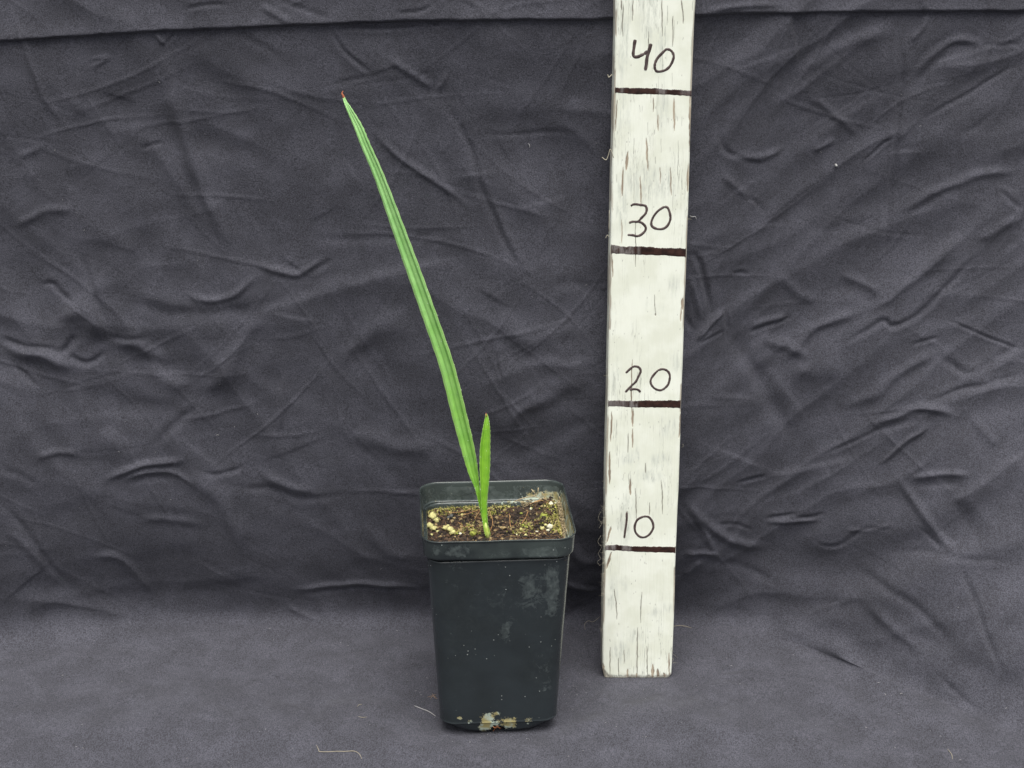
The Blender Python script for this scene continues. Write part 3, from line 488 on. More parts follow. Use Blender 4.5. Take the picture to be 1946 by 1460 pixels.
band([(165, 318), (260, 312), (380, 325), (600, 327), (728, 328)], [(165, 360), (400, 372), (600, 380), (728, 382)], [(0, .14, 1.), (.25, .36, .9)], 4.17, (1110, 960))
def digit(strokes, wpx, sc_, off):
    V = []; Fc = []
    for pts in strokes:
        P = smooth_poly([board_uv(off[0] + x / sc_, off[1] + y / sc_) for x, y in pts], 7); n = len(P); base = len(V)
        for i in range(n):
            t = P[min(i + 1, n - 1)] - P[max(i - 1, 0)]; t = t / (np.linalg.norm(t) + 1e-9); nn = np.array([-t[1], t[0]])
            wv = wpx / 29. / 2 * (.88 + .3 * vnoise(np.array([i * .5 + off[1]]), np.array([P[0][0]]))[0])
            if i in (0, n - 1): wv *= .6
            for e, h in ((-1, -.01), (-.85, .008), (0, .010), (.85, .008), (1, -.01)): V.append(board_pt(*(P[i] + nn * wv * e), h + len(V) % 7 * 1e-5))
        Fc += [(base + i * 5 + j, base + i * 5 + j + 1, base + i * 5 + 6 + j, base + i * 5 + 5 + j) for i in range(n - 1) for j in range(4)]
    return mesh_np('numeral', np.array(V), Fc, MI, stick)
c5, c6, c7, c8 = (4.5625, (1130, 0)), (4.5625, (1130, 320)), (4.294, (1110, 640)), (4.17, (1110, 960))
digit([[(352, 345), (343, 400), (336, 482), (372, 494), (430, 468)], [(430, 468), (462, 446)], [(490, 380), (472, 440), (455, 500), (440, 612)]], 6.0, *c5)
digit([[(612, 428), (650, 432), (678, 460), (685, 500), (662, 560), (620, 605), (552, 622), (524, 600), (524, 550), (550, 500), (600, 448), (622, 428)]], 4.6, *c5)
digit([[(313, 326), (345, 312), (400, 318), (440, 326), (452, 358), (440, 395), (405, 432), (375, 462), (330, 463), (298, 474)], [(375, 462), (412, 475), (442, 510), (436, 545), (400, 578), (365, 588), (330, 580), (286, 578)]], 4.6, *c6)
digit([[(605, 332), (635, 345), (655, 400), (655, 450), (630, 500), (590, 525), (540, 525), (500, 505), (492, 470), (510, 420), (550, 370), (606, 332)]], 4.6, *c6)
digit([[(340, 297), (380, 260), (410, 243), (445, 250), (462, 280), (445, 322), (420, 370), (385, 402), (336, 454)], [(372, 434), (410, 428), (440, 434), (460, 452)]], 4.4, *c7)
digit([[(600, 276), (640, 265), (680, 280), (700, 320), (690, 380), (665, 415), (625, 437), (580, 425), (548, 390), (545, 350), (570, 310), (602, 276)]], 4.4, *c7)
digit([[(340, 60), (336, 130), (326, 200), (318, 262)]], 4.2, *c8)
digit([[(470, 90), (510, 95), (540, 130), (548, 180), (520, 230), (480, 255), (440, 250), (408, 215), (402, 165), (425, 115), (472, 90)]], 4.6, *c8)

MF = simple('wood_fibre', (172, 166, 148), .8, .2)
fb = Bag()
def curl(u, v, L, r=.012, sgn=-1, col=None, curlf=1.):
    a, b = board_uv(u, v); p = board_pt(a + (.0 if sgn < 0 else 0), b, -.1); th = random.uniform(-1.2, 1.2); P = [p]; n = 9; k = random.uniform(-1, 1) * curlf
    for i in range(n):
        th += k * random.uniform(.2, .8); st = L / n
        p = p + np.array([sgn * math.cos(th) * st, random.uniform(-.4, .3) * st, math.sin(th) * st]); P.append(p)
    fb.tube(P, [r * (1 - .6 * i / n) for i in range(n + 1)], 4)
for (v0, v1, n) in ((805, 870, 9), (870, 945, 6), (950, 1010, 44), (1015, 1080, 40), (1090, 1135, 50), (1135, 1200, 8), (690, 800, 5), (280, 300, 4), (330, 420, 5), (450, 470, 3), (560, 640, 4)):
    for k in range(n):
        v = random.uniform(v0, v1); curl(1143 + (1290 - v) * .0225, v, random.uniform(.12, .42), random.uniform(.004, .008), curlf=1.9)
for v, u, L in ((845, 1297, .35), (1240, 1280, .5), (1252, 1279, .5), (1262, 1278, .4), (1245, 1280, .45), (415, 1307, .35), (418, 1307, .3)): curl(u, v, L, .008, 1, curlf=1.2)
def px_tube(bag, pts, yv, r): bag.tube(smooth_poly([at_y(u, v, yv) for u, v in pts], 5), r, 5)
px_tube(fb, [(1166, 300), (1160, 284), (1157, 292), (1152, 304), (1144, 299)], 94.9, .025)
px_tube(fb, [(1163, 142), (1157, 147), (1155, 142)], 94.9, .03); px_tube(fb, [(1158, 452), (1154, 447), (1151, 453)], 94.9, .022)
px_tube(fb, [(1142, 1018), (1136, 1030), (1143, 1040), (1137, 1052), (1141, 1062), (1135, 1068), (1141, 1076)], 94.8, .006)
px_tube(fb, [(1141, 973), (1137, 985), (1143, 995), (1138, 1005)], 94.8, .006)
px_tube(fb, [(1158, 400), (1157, 440)], 94.9, .02)
tag(fb.build('frayed_fibre', MF, stick), kind='stuff')

# ------------------------------------------------------------------ the pot
PX, PY, WP, HP, YAW = -1.06, 91.5, 9.4, 14.03, .070
pot = root('flower_pot', (PX, PY, 0), 'square dark green plastic nursery pot with lime stained drainage notch', 'plant pot')
cy, sy = math.cos(YAW), math.sin(YAW)
def rsq(hw, r, n=26, m=30):                  # rounded square outline, counter-clockwise
    out = []; f = hw - r
    for k, (cx, cz) in enumerate(((1, -1), (1, 1), (-1, 1), (-1, -1))):
        a0 = -math.pi / 2 + k * math.pi / 2
        for i in range(n): a = a0 + math.pi / 2 * i / n; out.append((cx * f + r * math.cos(a), cz * f + r * math.sin(a)))
        a = a0 + math.pi / 2; p = (cx * f + r * math.cos(a), cz * f + r * math.sin(a)); d = (-math.sin(a), math.cos(a))
        d = (round(math.cos(a + math.pi / 2), 6), round(math.sin(a + math.pi / 2), 6))
        for i in range(m): out.append((p[0] + d[0] * 2 * f * i / m, p[1] + d[1] * 2 * f * i / m))
    return np.array(out)
def loft(prof, bulge=None):
    V = []
    for z, hw, r in prof:
        hw = hw * (1.022 + .004 * max(0, 1 - z / 8))
        o = rsq(hw, r); x, y = o[:, 0], o[:, 1]
        V.append(np.stack([PX + x * cy - y * sy, PY + x * sy + y * cy, np.full(len(x), z)], -1))
    return np.array(V)
def dens(prof, st=.12):
    out = [prof[0]]
    for a, b in zip(prof, prof[1:]):
        n = max(1, int(math.dist(a, b) / st)); out += [tuple(a[k] + (b[k] - a[k]) * i / n for k in range(3)) for i in range(1, n + 1)]
    return out
body = loft(dens([(.02, 2.5, 2.2), (.0, 2.95, 2.4), (.05, 3.22, 2.5), (.35, 3.46, 2.1), (.86, 3.60, 1.2), (.90, 3.60, 1.1), (.93, 3.66, 1.09), (.97, 3.66, 1.09), (1.0, 3.645, 1.08), (12.3, 4.28, 1.02), (12.55, 4.30, 1.02)], .1))
bowx = body.copy(); lx = (body[..., 0] - PX) * cy + (body[..., 1] - PY) * sy; ly = -(body[..., 0] - PX) * sy + (body[..., 1] - PY) * cy
dent = .05 * np.sin(body[..., 2] / 13 * math.pi) * sstep(3.2, .5, np.abs(lx)) * (ly < -2)
body[..., 1] += dent; nr, ncp = body.shape[:2]
uvb = pix(body); lime = np.zeros((nr, ncp)); resd = np.zeros((nr, ncp)); fr = ly < -1.5
def spot(arr, x, y, rx, ry, a, uv, mask):
    g = np.exp(-(np.abs((uv[..., 0] - x) / rx) ** 3) - np.abs((uv[..., 1] - y) / ry) ** 3) * a * mask; np.maximum(arr, g, out=arr)
for s in [(925, 1365, 16, 11, 1), (935, 1378, 24, 10, 1), (968, 1374, 17, 13, 1), (920, 1380, 12, 12, 1), (873, 1366, 7, 4, .9), (893, 1371, 5, 5, .8), (1003, 1372, 10, 9, .75), (1010, 1362, 5, 9, .5), (942, 1357, 12, 5, .8)]: spot(lime, *s, uvb, fr)
for s in [(870, 1075, 30, 14, .5), (960, 1200, 12, 24, .75), (975, 1180, 18, 14, .5), (1010, 1130, 40, 50, .6), (1050, 1120, 16, 60, .8), (1030, 1260, 26, 40, .4), (860, 1110, 20, 12, .5), (1040, 1300, 14, 20, .5), (960, 1140, 120, 60, .28), (870, 1200, 40, 100, .2)]: spot(resd, *s, uvb, fr)
Fp = grid_faces(nr, ncp, True)
fc = body.reshape(-1, 3)[Fp].mean(1); fuv = pix(fc)
fl = (-(fc[:, 0] - PX) * sy + (fc[:, 1] - PY) * cy) < -1.5
hole = fl & (np.abs(fuv[:, 0] - 946) < 13 + 1.5 * np.sin(fuv[:, 1])) & (fc[:, 2] < .6 + .1 * np.sin(fuv[:, 0])) & (fc[:, 2] > -.1)
bo = mesh_np('body', body.reshape(-1, 3), Fp[~hole], MP, pot, attrs={'lime': lime, 'residue': resd})
sol = bo.modifiers.new('wall', 'SOLIDIFY'); sol.thickness = .09 * S; sol.offset = -1
RB = HP - 1.28
rimp = loft(dens([(RB + .02, 4.24, 1.0), (RB - .02, 4.36, 1.05), (RB - .03, 4.44, 1.1), (RB + .03, 4.49, 1.12), (HP - .12, 4.57, 1.2), (HP - .08, 4.61, 1.22), (HP - .02, 4.625, 1.25), (HP, 4.60, 1.24), (HP - .01, 4.56, 1.2), (HP - .07, 4.53, 1.18), (HP - 1.26, 4.40, 1.08), (HP - 1.32, 4.34, 1.05), (HP - 1.33, 4.24, 1.0), (HP - 1.42, 4.19, .98), (HP - 2.6, 4.1, .95)], .1))
lx = (rimp[..., 0] - PX) * cy + (rimp[..., 1] - PY) * sy
rimp[..., 2] += .012 * np.sin(lx * 1.3) + .02 * fbm(rimp[..., 0] / 3, rimp[..., 1] / 3, 2)
nr, ncp = rimp.shape[:2]; uvr = pix(rimp); r1 = np.zeros((nr, ncp)); l1 = np.zeros((nr, ncp))
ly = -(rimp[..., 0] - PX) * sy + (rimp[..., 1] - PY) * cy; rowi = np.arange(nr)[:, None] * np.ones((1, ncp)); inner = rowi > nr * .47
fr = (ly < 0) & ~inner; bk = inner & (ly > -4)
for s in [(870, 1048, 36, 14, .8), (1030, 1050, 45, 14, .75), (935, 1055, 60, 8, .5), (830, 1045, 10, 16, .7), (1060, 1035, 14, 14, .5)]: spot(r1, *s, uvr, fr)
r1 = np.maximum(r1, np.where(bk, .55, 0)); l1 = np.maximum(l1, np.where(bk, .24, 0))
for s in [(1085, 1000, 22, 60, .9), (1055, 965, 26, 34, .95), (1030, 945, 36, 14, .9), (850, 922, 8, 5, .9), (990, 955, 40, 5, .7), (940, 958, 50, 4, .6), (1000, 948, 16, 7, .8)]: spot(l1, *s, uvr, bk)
mesh_np('rim', rimp.reshape(-1, 3), grid_faces(nr, ncp, True), MPR, pot, attrs={'lime': l1, 'residue': r1})

# ------------------------------------------------------------------ potting mix, perlite, moss, fibres
SZ = HP - 1.72
soil = root('potting_soil', (PX, PY, SZ), 'dark brown potting soil with perlite, moss and root fibres filling the square pot', 'soil')
def pot_xy(x, y): x, y = x * 1.022, y * 1.022; return np.array([PX + x * cy - y * sy, PY + x * sy + y * cy])
def soil_h(x, y):                            # pot-local cm
    x = np.asarray(x, float); y = np.asarray(y, float)
    return SZ + .16 * fbm(x / 1.6 + 4, y / 1.6, 3) + .10 * fbm(x * 1.7, y * 1.7 + 9, 3) + .06 * fbm(x * 6, y * 6, 2) + .45 * sstep(1.5, 4, x) * sstep(0, 3.6, y) + .15 * sstep(2.5, 4, x) - .12 * sstep(3.2, 4.2, -y)
g = np.linspace(-4.17, 4.17, 150); GX, GY = np.meshgrid(g, g)
def squ(x, y, hw=4.17, r=.95):               # pull the square grid into the rounded outline
    f = hw - r; ax, ay = np.abs(x) - f, np.abs(y) - f; k = (ax > 0) & (ay > 0); d = np.hypot(ax, ay) + 1e-9; mx = np.maximum(ax, ay)
    s_ = np.where(k, mx / d, 1); return np.where(k, np.sign(x) * (f + ax * s_), x), np.where(k, np.sign(y) * (f + ay * s_), y)
QX, QY = squ(GX, GY); QZ = soil_h(QX, QY); c2 = pot_xy(QX, QY)
ms = M('soil'); sc1 = ms.mix(ms.ramp(ms.noise(350, 5, .7), .35, .65), s2l((24, 19, 17)), s2l((84, 68, 54)))
MS = ms.fin(ms.mix(ms.ramp(ms.noise(120, 3), .55, .7), sc1, s2l((96, 76, 58))), .95, ms.bump(ms.noise(700, 5, .75), .002, 1.))
Vs = np.stack([c2[0], c2[1], QZ], -1); n_ = len(g)
lowr = []; per = [(0, j) for j in range(n_)] + [(i, n_ - 1) for i in range(1, n_)] + [(n_ - 1, j) for j in range(n_ - 2, -1, -1)] + [(i, 0) for i in range(n_ - 2, 0, -1)]
for i, j in per:
    x, y = squ(np.array(GX[i, j] * .82), np.array(GY[i, j] * .82), 3.42, 1.3); p = pot_xy(float(x) * .93, float(y) * .93); lowr.append((p[0], p[1], .95))
Fs = [tuple(f) for f in grid_faces(n_, n_)]; nb0 = n_ * n_; m_ = len(per)
Fs += [(per[k][0] * n_ + per[k][1], nb0 + k, nb0 + (k + 1) % m_, per[(k + 1) % m_][0] * n_ + per[(k + 1) % m_][1]) for k in range(m_)] + [tuple(nb0 + k for k in range(m_))]
mesh_np('soil_surface', list(Vs.reshape(-1, 3)) + lowr, Fs, MS, soil)
def sp_(x, y, dz=0.): p = pot_xy(x, y); return np.array([p[0], p[1], float(soil_h(x, y)) + dz])
def soil_px(u, v, dz=0.):                    # a point of the soil under a photo pixel
    z = SZ
    for _ in range(4):
        p = at_z(u, v, z); x = ((p[0] - PX) * cy + (p[1] - PY) * sy) / 1.022; y = (-(p[0] - PX) * sy + (p[1] - PY) * cy) / 1.022; x, y = np.clip(x, -4.05, 4.05), np.clip(y, -4.05, 4.05); z = float(soil_h(x, y))
    p = pot_xy(float(x), float(y)); return np.array([p[0], p[1], z + dz])
crb = [Bag() for _ in range(3)]
for k in range(2600):
    x, y = random.uniform(-4.05, 4.05), random.uniform(-4.05, 4.05); r = random.choice((.03, .04, .05, .07, .11, .16)) * random.uniform(.7, 1.2)
    crb[random.choice((0, 0, 0, 1, 1, 2))].lump(sp_(x, y, r * .3), r, k, 1, (1, random.uniform(.4, 1), random.uniform(.3, .8)))
for b, c, nme in zip(crb, ((42, 33, 28), (84, 64, 48), (158, 138, 98)), ('dark', 'brown', 'tan')):
    tag(b.build('soil_crumb', simple('crumb_' + nme, c, .95, .4), soil, False), kind='stuff')
fib = Bag(); 
for k in range(220):
    x, y = random.uniform(-3.9, 3.9), random.uniform(-3.9, 3.9); a = random.uniform(0, 6.28); L = random.uniform(.25, 1.2); kk = random.uniform(-.5, .5); P = []
    for i in range(6):
        x = np.clip(x, -4, 4); y = np.clip(y, -4, 4); P.append(sp_(x, y, .05 + .05 * math.sin(i * .9 + k))); a += kk; x += math.cos(a) * L / 6; y += math.sin(a) * L / 6
    fib.tube(P, random.uniform(.008, .017), 4)
tag(fib.build('root_fibre', simple('root_fibre', (152, 118, 82), .8, .35), soil), kind='stuff')
bf = Bag()                                   # longer fibres the photo shows lying on the soil
for pts in [[(873, 984), (890, 980), (913, 972)], [(902, 990), (908, 980), (915, 970)], [(968, 980), (969, 995), (970, 1005)], [(1004, 975), (998, 988), (992, 998)], [(845, 976), (868, 977), (895, 972)], [(870, 996), (885, 1003), (900, 1004)], [(1010, 950), (1030, 955), (1045, 962)], [(1072, 998), (1070, 1010), (1064, 1018)], [(1005, 962), (1020, 955), (1035, 950)], [(855, 1021), (865, 1012), (880, 1004)], [(935, 985), (936, 1000), (932, 1012)], [(930, 975), (934, 990)]]:
    bf.tube(smooth_poly([soil_px(u, v, .14) for u, v in pts], 4), .018, 5)
tag(bf.build('root_fibre', simple('pale_root', (196, 150, 100), .7, .2), soil), kind='stuff')
MPe = simple('perlite', (204, 198, 136), .9, .4, 700); MPw = simple('perlite_white', (226, 224, 198), .9, .2, 900); MG = simple('mossy_grain', (150, 156, 70), .9, .35, 900); MGr = simple('grey_grit', (84, 86, 84), .8, .3)
PERL = [(822, 985, .27, MPe), (830, 992, .2, MPe), (817, 1003, .25, MPe), (824, 1008, .2, MPe), (846, 1005, .2, MPe), (855, 1010, .22, MPe), (860, 1015, .2, MPe), (851, 1002, .15, MPe), (868, 1016, .13, MG), (875, 1016, .1, MPw), (900, 1017, .2, MG), (902, 1011, .13, MG),
        (1032, 983, .22, MG), (1037, 981, .16, MG), (1030, 1007, .17, MPe), (1044, 1004, .2, MPw), (1037, 1000, .14, MPe), (1041, 1010, .12, MPw), (1047, 960, .16, MPw), (1055, 957, .1, MPw), (999, 1020, .13, MPe), (1010, 968, .12, MG), (991, 978, .12, MG), (1006, 997, .13, MG), (990, 1008, .12, MPe), (1000, 1004, .14, MG), (993, 1001, .12, MG), (858, 984, .16, MGr), (852, 984, .14, MGr), (878, 981, .14, MPe), (831, 1012, .12, MPe), (1009, 969, .1, MPw), (820, 1018, .12, MPe), (982, 1018, .1, MPw), (966, 961, .12, MPe), (825, 956, .08, MPw), (815, 976, .12, MPe), (1062, 1010, .12, MG), (1020, 1012, .1, MPw)]
for i, (u, v, r, mt) in enumerate(PERL):
    b = Bag(); p = soil_px(u, v, r * .5); b.lump(p, r, i + 50, 2 if r > .15 else 1, (1, .9, .8)); b.build('perlite_grain', mt, soil)
mb = [Bag(), Bag()]
def moss(u, v, n, sprd):
    for k in range(n):
        p = soil_px(u + random.gauss(0, sprd), v + random.gauss(0, sprd * .45), random.uniform(.02, .12)); r = random.uniform(.025, .06)
        mb[k % 2].lump(p, r, k, 1, (1, 1, 1)); 
        if k % 3 == 0:
            q = p + np.array([random.gauss(0, .1), random.gauss(0, .1), random.uniform(.08, .22)]); mb[k % 2].tube([p, (p + q) / 2 + [.02, 0, .02], q], [.014, .012, .006], 3)
for s in [(835, 968, 110, 14), (868, 966, 110, 18), (900, 967, 70, 14), (940, 968, 60, 14), (955, 960, 60, 12), (1065, 985, 160, 12), (1058, 1000, 120, 12), (1070, 1010, 90, 9), (1048, 965, 90, 12), (1000, 1003, 90, 12), (890, 1003, 60, 9), (932, 976, 60, 8), (818, 975, 60, 5), (1035, 985, 50, 10), (905, 1012, 40, 6), (868, 1012, 30, 6), (985, 1012, 40, 10)]: moss(*s)
tag(mb[0].build('moss', simple('moss_olive', (146, 146, 66), .9, .5, 900), soil, False), kind='stuff'); tag(mb[1].build('moss', simple('moss_straw', (196, 184, 122), .9, .4, 900), soil, False), kind='stuff')
dm = Bag()                                   # dry pale fibre mat clinging to the right wall
for k in range(1500):
    t = random.random(); y = -3.2 + 6.9 * t; x = 4.34 - .2 * random.random() ** 2; top = SZ + .25 + .95 * float(sstep(.1, .85, t)) * random.uniform(.5, 1)
    if t > .88: x = 4.2 - random.random() * 2.2; y = 4.2 - .1 * random.random(); top = SZ + random.uniform(.2, 1.15) * (.4 + .6 * (x - 2) / 2.2)
    z = random.uniform(SZ - .1, top); p = np.array([*pot_xy(x, y), z]); a = random.uniform(0, 3.14); L = random.uniform(.06, .22)
    d = np.array([random.uniform(-.6, .1), math.cos(a), math.sin(a)]) if t <= .88 else np.array([math.cos(a), random.uniform(-.6, .1), math.sin(a)])
    dm.tube([p, p + d * L * .5 + rng.normal(0, .02, 3), p + d * L], [.024, .02, .01], 4)
for pts in [[(1010, 930), (1018, 940)], [(1023, 927), (1022, 940)], [(975, 955), (990, 948), (1008, 944), (1020, 940)], [(985, 952), (1003, 956)], [(1000, 946), (1015, 943), (1030, 950)], [(1030, 935), (1035, 945), (1040, 952)]]:
    dm.tube(smooth_poly([at_y(u, v, PY + 3.3) for u, v in pts], 4) if len(pts) > 2 else [at_y(u, v, PY + 3.3) for u, v in pts], .028, 5)
tag(dm.build('dry_moss', simple('dry_moss', (190, 172, 136), .9, .35, 800), soil), kind='stuff')
nr_ = Bag()                                  # roots in the drainage notch
for pts in [[(938, 1388), (944, 1380), (952, 1373)], [(937, 1383), (945, 1382), (952, 1384)], [(935, 1378), (941, 1384), (937, 1390)], [(948, 1372), (946, 1380), (950, 1386)], [(941, 1373), (944, 1377), (942, 1386)]]:
    nr_.tube([at_y(u, v, PY - 3.62) for u, v in pts], .02, 4)
tag(nr_.build('root_fibre', simple('orange_root', (150, 96, 62), .6, .3), soil), kind='stuff')

# ------------------------------------------------------------------ the seedling
def mat_leaf():
    m = M('leaf_green'); t = m.attr('along'); a = m.attr('across')
    lowc = m.mix(m.ramp(m.noise(150, 3), .3, .7), s2l((128, 190, 38)), s2l((156, 214, 60)))
    hi = m.mix(m.ramp(m.noise(120, 3), .3, .7), s2l((144, 202, 122)), s2l((172, 222, 148)))
    c = m.mix(m.ramp(t, .1, .75), lowc, hi)
    c = m.mix(m.ramp(t, -.02, .05, 1, 0), c, s2l((196, 212, 108)))
    cm = m.n('CombineXYZ'); m.l(a, cm.inputs[0]); m.l(m.math('MULTIPLY', t, .12), cm.inputs[1])
    v1 = m.noise(9, 2, .5, cm.outputs[0]); v2 = m.noise(42, 3, .6, cm.outputs[0])
    c = m.mix(m.ramp(v1, .42, .62, 0, .34), c, m.mix(m.ramp(t, .1, .75), s2l((92, 142, 20)), s2l((128, 172, 96))))
    c = m.mix(m.ramp(v2, .45, .66, 0, .22), c, s2l((196, 232, 160)))
    edge = m.ramp(m.math('ABSOLUTE', m.math('SUBTRACT', a, .5)), .455, .49)
    c = m.mix(m.math('MULTIPLY', edge, .6), c, s2l((186, 208, 140)))
    v = m.vor(900); rnd = m.n('SeparateColor'); m.l(v.outputs['Color'], rnd.inputs[0])
    sp = m.math('MULTIPLY', m.ramp(v.outputs['Distance'], .18, .28, 1, 0), m.ramp(rnd.outputs[0], .93, .96)); c = m.mix(sp, c, s2l((214, 226, 190)))
    m.fin(c, .42, m.bump(v2, .0003, .5), Specular_IOR_Level=.45)
    tr = m.n('BsdfTranslucent'); m.l(c, tr.inputs[0]); mx = m.n('MixShader'); mx.inputs[0].default_value = .28
    m.l(m.b.outputs[0], mx.inputs[1]); m.l(tr.outputs[0], mx.inputs[2]); m.l(mx.outputs[0], m.out.inputs[0]); return m.m
ML = mat_leaf(); MT = simple('dry_leaf_tip', (176, 104, 74), .7, .3)
base = soil_px(928, 1019); YL = base[1]
plant = root('palm_seedling', tuple(base), 'young palm seedling with one long slanting leaf and one short upright leaf', 'plant')
def leaf(ctr, y_of, fold, pleat, t0=0., t1=1., turn=0., npl=3):
    """ctr: (u, v, width px) from the base up"""
    P = smooth_poly([(u, v, w_) for u, v, w_ in ctr], 10); n = len(P); k = 25; V = []; al = []; ac = []
    C = [at_y(p[0], p[1], YL + y_of(i / (n - 1))) for i, p in enumerate(P)]
    for i in range(n):
        t = C[min(i + 1, n - 1)] - C[max(i - 1, 0)]; t /= np.linalg.norm(t); sc_ = F / (C[i][1] * CP - (C[i][2] - CAMZ) * SP)
        view = np.array([0, -CP, .33]); side = np.cross(view, t); side /= np.linalg.norm(side); side = -side if side[0] < 0 else side; nrm = np.cross(t, side); nrm = nrm if nrm[1] < 0 else -nrm
        tu = turn * math.sin(i / (n - 1) * 2.2); sd = side * math.cos(tu) + nrm * math.sin(tu); nm = nrm * math.cos(tu) - side * math.sin(tu)
        w_ = max(P[i][2], .6) / sc_
        for j in range(k):
            a = j / (k - 1) - .5; fo = fold(i / (n - 1))
            h = -fo * w_ * (abs(a) ** 1.2) * 1.3 * -1 + pleat * w_ * math.cos(a * 2 * math.pi * npl)
            e = .012 * math.sin(i * 1.7 + j) if j in (0, k - 1) else 0
            V.append(C[i] + sd * (a * w_ + e) + nm * h); al.append(t0 + (t1 - t0) * i / (n - 1)); ac.append(j / (k - 1))
    o = mesh_np('leaf', np.array(V), grid_faces(n, k), ML, plant, attrs={'along': al, 'across': ac})
    s = o.modifiers.new('blade', 'SOLIDIFY'); s.thickness = .025 * S; s.offset = 0; return o, C
L1 = [(927, 1018, 10), (921, 990, 9), (915, 962, 8), (909, 935, 9), (906, 922, 11), (900, 898, 19), (890, 853, 26), (873, 785, 29), (850, 695, 29), (818, 602, 28.5), (787, 515, 27.5), (755, 427, 24.5), (721, 335, 20.5), (695, 275, 18.5), (682, 243, 17), (665, 210, 11), (657, 195, 6.5), (653, 185, 4)]
L2 = [(927, 1018, 9), (923, 1000, 9.5), (921, 978, 10.5), (920, 950, 12), (921, 914, 17), (921.5, 882, 20), (922, 850, 19.5), (924, 822, 15.5), (925, 803, 10.5), (925, 793, 6), (924, 787, 3)]
o1, C1 = leaf(L1, lambda t: .1 + 3.2 * t ** 1.3, lambda t: .55 - .4 * t, .05, turn=.25)
o2, C2 = leaf(L2, lambda t: -.22 + .8 * t, lambda t: .35, .05, npl=2, t1=.22)
o2['label'] = 'short upright younger leaf'; o1['label'] = 'long slanting leaf with a dry tip'
b = Bag(); b.tube(smooth_poly([at_y(u, v, YL + 3.3) for u, v in ((655, 190), (652, 182), (650, 178), (652, 173))], 4), [.085, .08, .078, .075, .07, .066, .062, .058, .05, .044, .036, .03, .02], 6)
b2 = mesh_np('dry_tip', b.v, b.f, MT, plant)
b = Bag(); b.tube([at_y(u, v, YL + .4) for u, v in ((924.5, 792), (924, 789), (923.5, 785))], [.045, .035, .015], 6); b.build('dry_tip', MT, plant)
b = Bag(); b.tube([base + [.0, -.02, -.3], at_y(926.5, 1012, YL - .1), at_y(924, 1001, YL - .08), at_y(922.3, 992, YL - .02), at_y(921, 984, YL + .1)], [.19, .175, .15, .12, .07], 12)
ms_ = M('sheath'); MSh = ms_.fin(ms_.mix(ms_.ramp(ms_.noise(260, 3), .35, .65), s2l((182, 204, 92)), s2l((206, 218, 132))), .5); b.build('stem_sheath', MSh, plant)
hb = Bag()                                   # dew and dust beads along the leaf margins
for C, LL in ((C1, L1), (C2, L2)):
    n = len(C)
    for k in range(46 if C is C1 else 16):
        i = random.randrange(int(n * .12), int(n * (.62 if C is C1 else .9))); p = C[i] + np.array([0, -.14, .03]); wv = smooth_poly([(u, v, w_) for u, v, w_ in LL], 10)[i][2] / 30 * .5
        hb.lump(p + np.array([random.choice((-.95, .95, .95, .3)) * wv, 0, random.uniform(-.1, .1)]), random.uniform(.012, .024), k, 1)
tag(hb.build('leaf_bead', simple('bead', (214, 224, 206), .3, .1), plant), kind='stuff')

# ------------------------------------------------------------------ lint, threads and crumbs on the cloth
ML1 = simple('lint', (178, 177, 176), .9, .2); MTh = simple('pale_thread', (158, 150, 132), .8, .15)
lb = Bag(); rl = random.Random(4)
def rlint(u, v, r):
    p = on_cloth(u, v, .03)
    if rl.random() < .6: lb.lump(p, r, rl.randrange(999), 1, (1, .6, .6))
    else:
        a = rl.uniform(0, 6.28); d = np.array([math.cos(a), -.1, math.sin(a)]) if p[2] > 2 else np.array([math.cos(a), math.sin(a), 0])
        lb.tube([p - d * r * 3, p + np.array([0, 0, r]), p + d * r * 3], r * .4, 4)
for k in range(150): rlint(rl.uniform(0, 1946), rl.uniform(60, 1460), rl.uniform(.008, .02))
for k in range(170): rlint(rl.uniform(0, 1946), rl.uniform(1180, 1460), rl.uniform(.008, .024))
for k in range(60): rlint(rl.gauss(1060, 30), rl.gauss(1315, 18), rl.uniform(.007, .018))
for k in range(30): rlint(rl.gauss(810, 25), rl.gauss(1330, 20), rl.uniform(.007, .018))
for k in range(26): rlint(rl.gauss(940, 40), rl.gauss(1400, 8), rl.uniform(.008, .024))
for u, v in ((414, 826), (447, 810), (490, 787), (1407, 1301), (1712, 1320), (1682, 1320), (1700, 1421)): rlint(u, v, .035)
tag(lb.build('lint', ML1, origin=(0, 95, 0)), 'tiny pale lint specks and dust scattered over the charcoal cloth', 'lint', kind='stuff')
def thread(name, pts, r, mat, label, cat, grp=None, off=.04):
    r *= .8; P = smooth_poly([on_cloth(u, v, off) for u, v in pts], 6); o = P[len(P) // 2]; b = Bag(); n = len(P)
    b.tube(P, [r * (1 - .5 * abs(2 * i / (n - 1) - 1) ** 3) for i in range(n)], 5); ob = b.build(name, mat, origin=tuple(o)); tag(ob, label, cat, grp); return ob
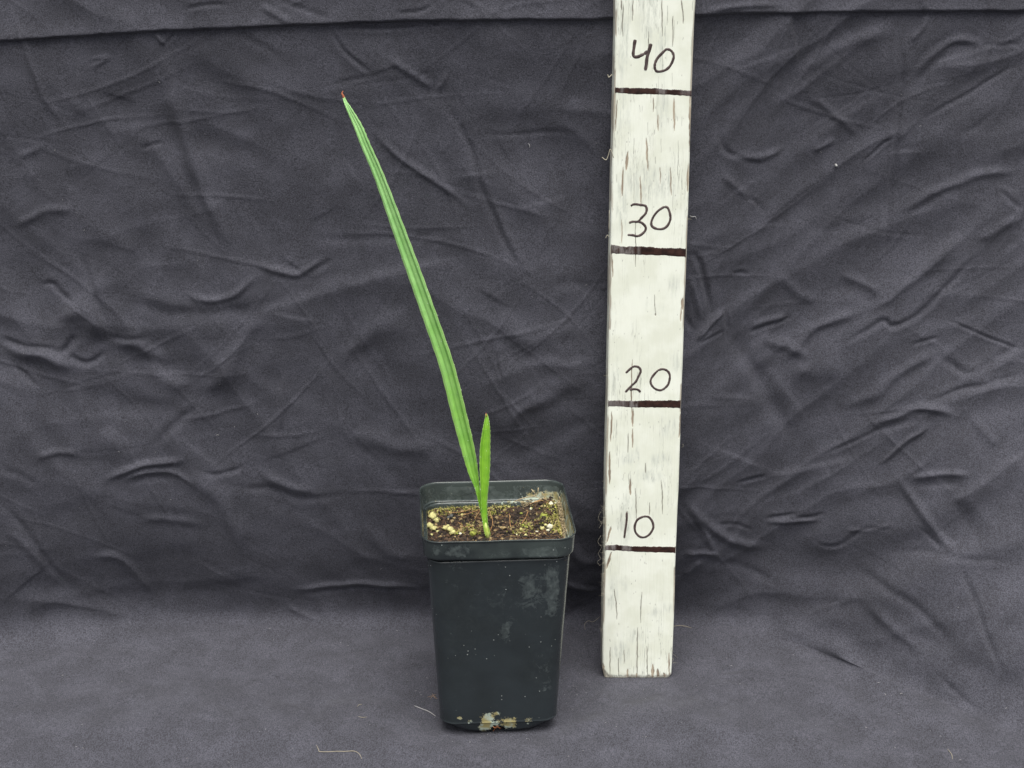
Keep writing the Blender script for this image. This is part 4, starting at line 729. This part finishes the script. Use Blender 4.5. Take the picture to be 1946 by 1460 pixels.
thread('thread', [(602, 1418), (605, 1426), (609, 1430), (625, 1430), (640, 1428), (655, 1430), (673, 1428), (682, 1433), (688, 1443)], .028, MTh, 'long pale curved thread lying on the floor cloth left in front of the pot', 'thread')
thread('thread', [(1801, 1424), (1808, 1434), (1809, 1444)], .025, MTh, 'short pale curved thread on the cloth at the lower right of the photo', 'thread')
thread('thread', [(1278, 1191), (1290, 1190), (1300, 1191), (1314, 1194)], .03, MTh, 'pale wavy thread on the cloth sticking out right of the stick', 'thread')
thread('thread', [(1111, 1198), (1112, 1187), (1118, 1181), (1126, 1183), (1132, 1179), (1140, 1171)], .018, MTh, 'thin grey curled thread on the cloth between pot and stick', 'thread')
thread('thread', [(788, 1342), (800, 1348), (815, 1354), (829, 1362)], .03, ML1, 'straight whitish thread running to the bottom left corner of the pot', 'thread')
thread('thread', [(678, 1344), (682, 1341), (688, 1340)], .02, MTh, 'tiny arched pale thread on the cloth, upper of two left of the pot', 'thread')
thread('thread', [(681, 1363), (688, 1364), (696, 1363)], .02, MTh, 'tiny straight pale thread on the cloth, lower of two left of the pot', 'thread')
thread('thread', [(1003, 272), (1006, 275), (1005, 281)], .02, ML1, 'tiny hooked pale thread on the backdrop between long leaf and stick', 'thread')
thread('thread', [(1309, 408), (1314, 410), (1319, 412), (1322, 417)], .03, ML1, 'wispy white fibre on the backdrop right of the number 30', 'thread', off=.1)
b = Bag(); p = on_cloth(1590, 314, .09); b.lump(p, .11, 5, 2, (1, .8, 1)); tag(b.build('lint_ball', ML1, origin=tuple(p)), 'small bright white lint ball on the backdrop right of the stick', 'lint')
b = Bag()
for pts in [[(813, 1326), (820, 1323), (829, 1326)], [(818, 1329), (824, 1322), (828, 1321)], [(822, 1320), (826, 1328), (830, 1329)]]: b.tube([on_cloth(u, v, .05) for u, v in pts], .016, 4)
tag(b.build('root_scrap', simple('tan_scrap', (158, 134, 116), .8), origin=tuple(on_cloth(820, 1325))), 'tan scrap of dry root on the cloth beside the pot left side', 'scrap')
for o in bpy.data.objects:
    if '_o' in o.keys(): del o['_o']
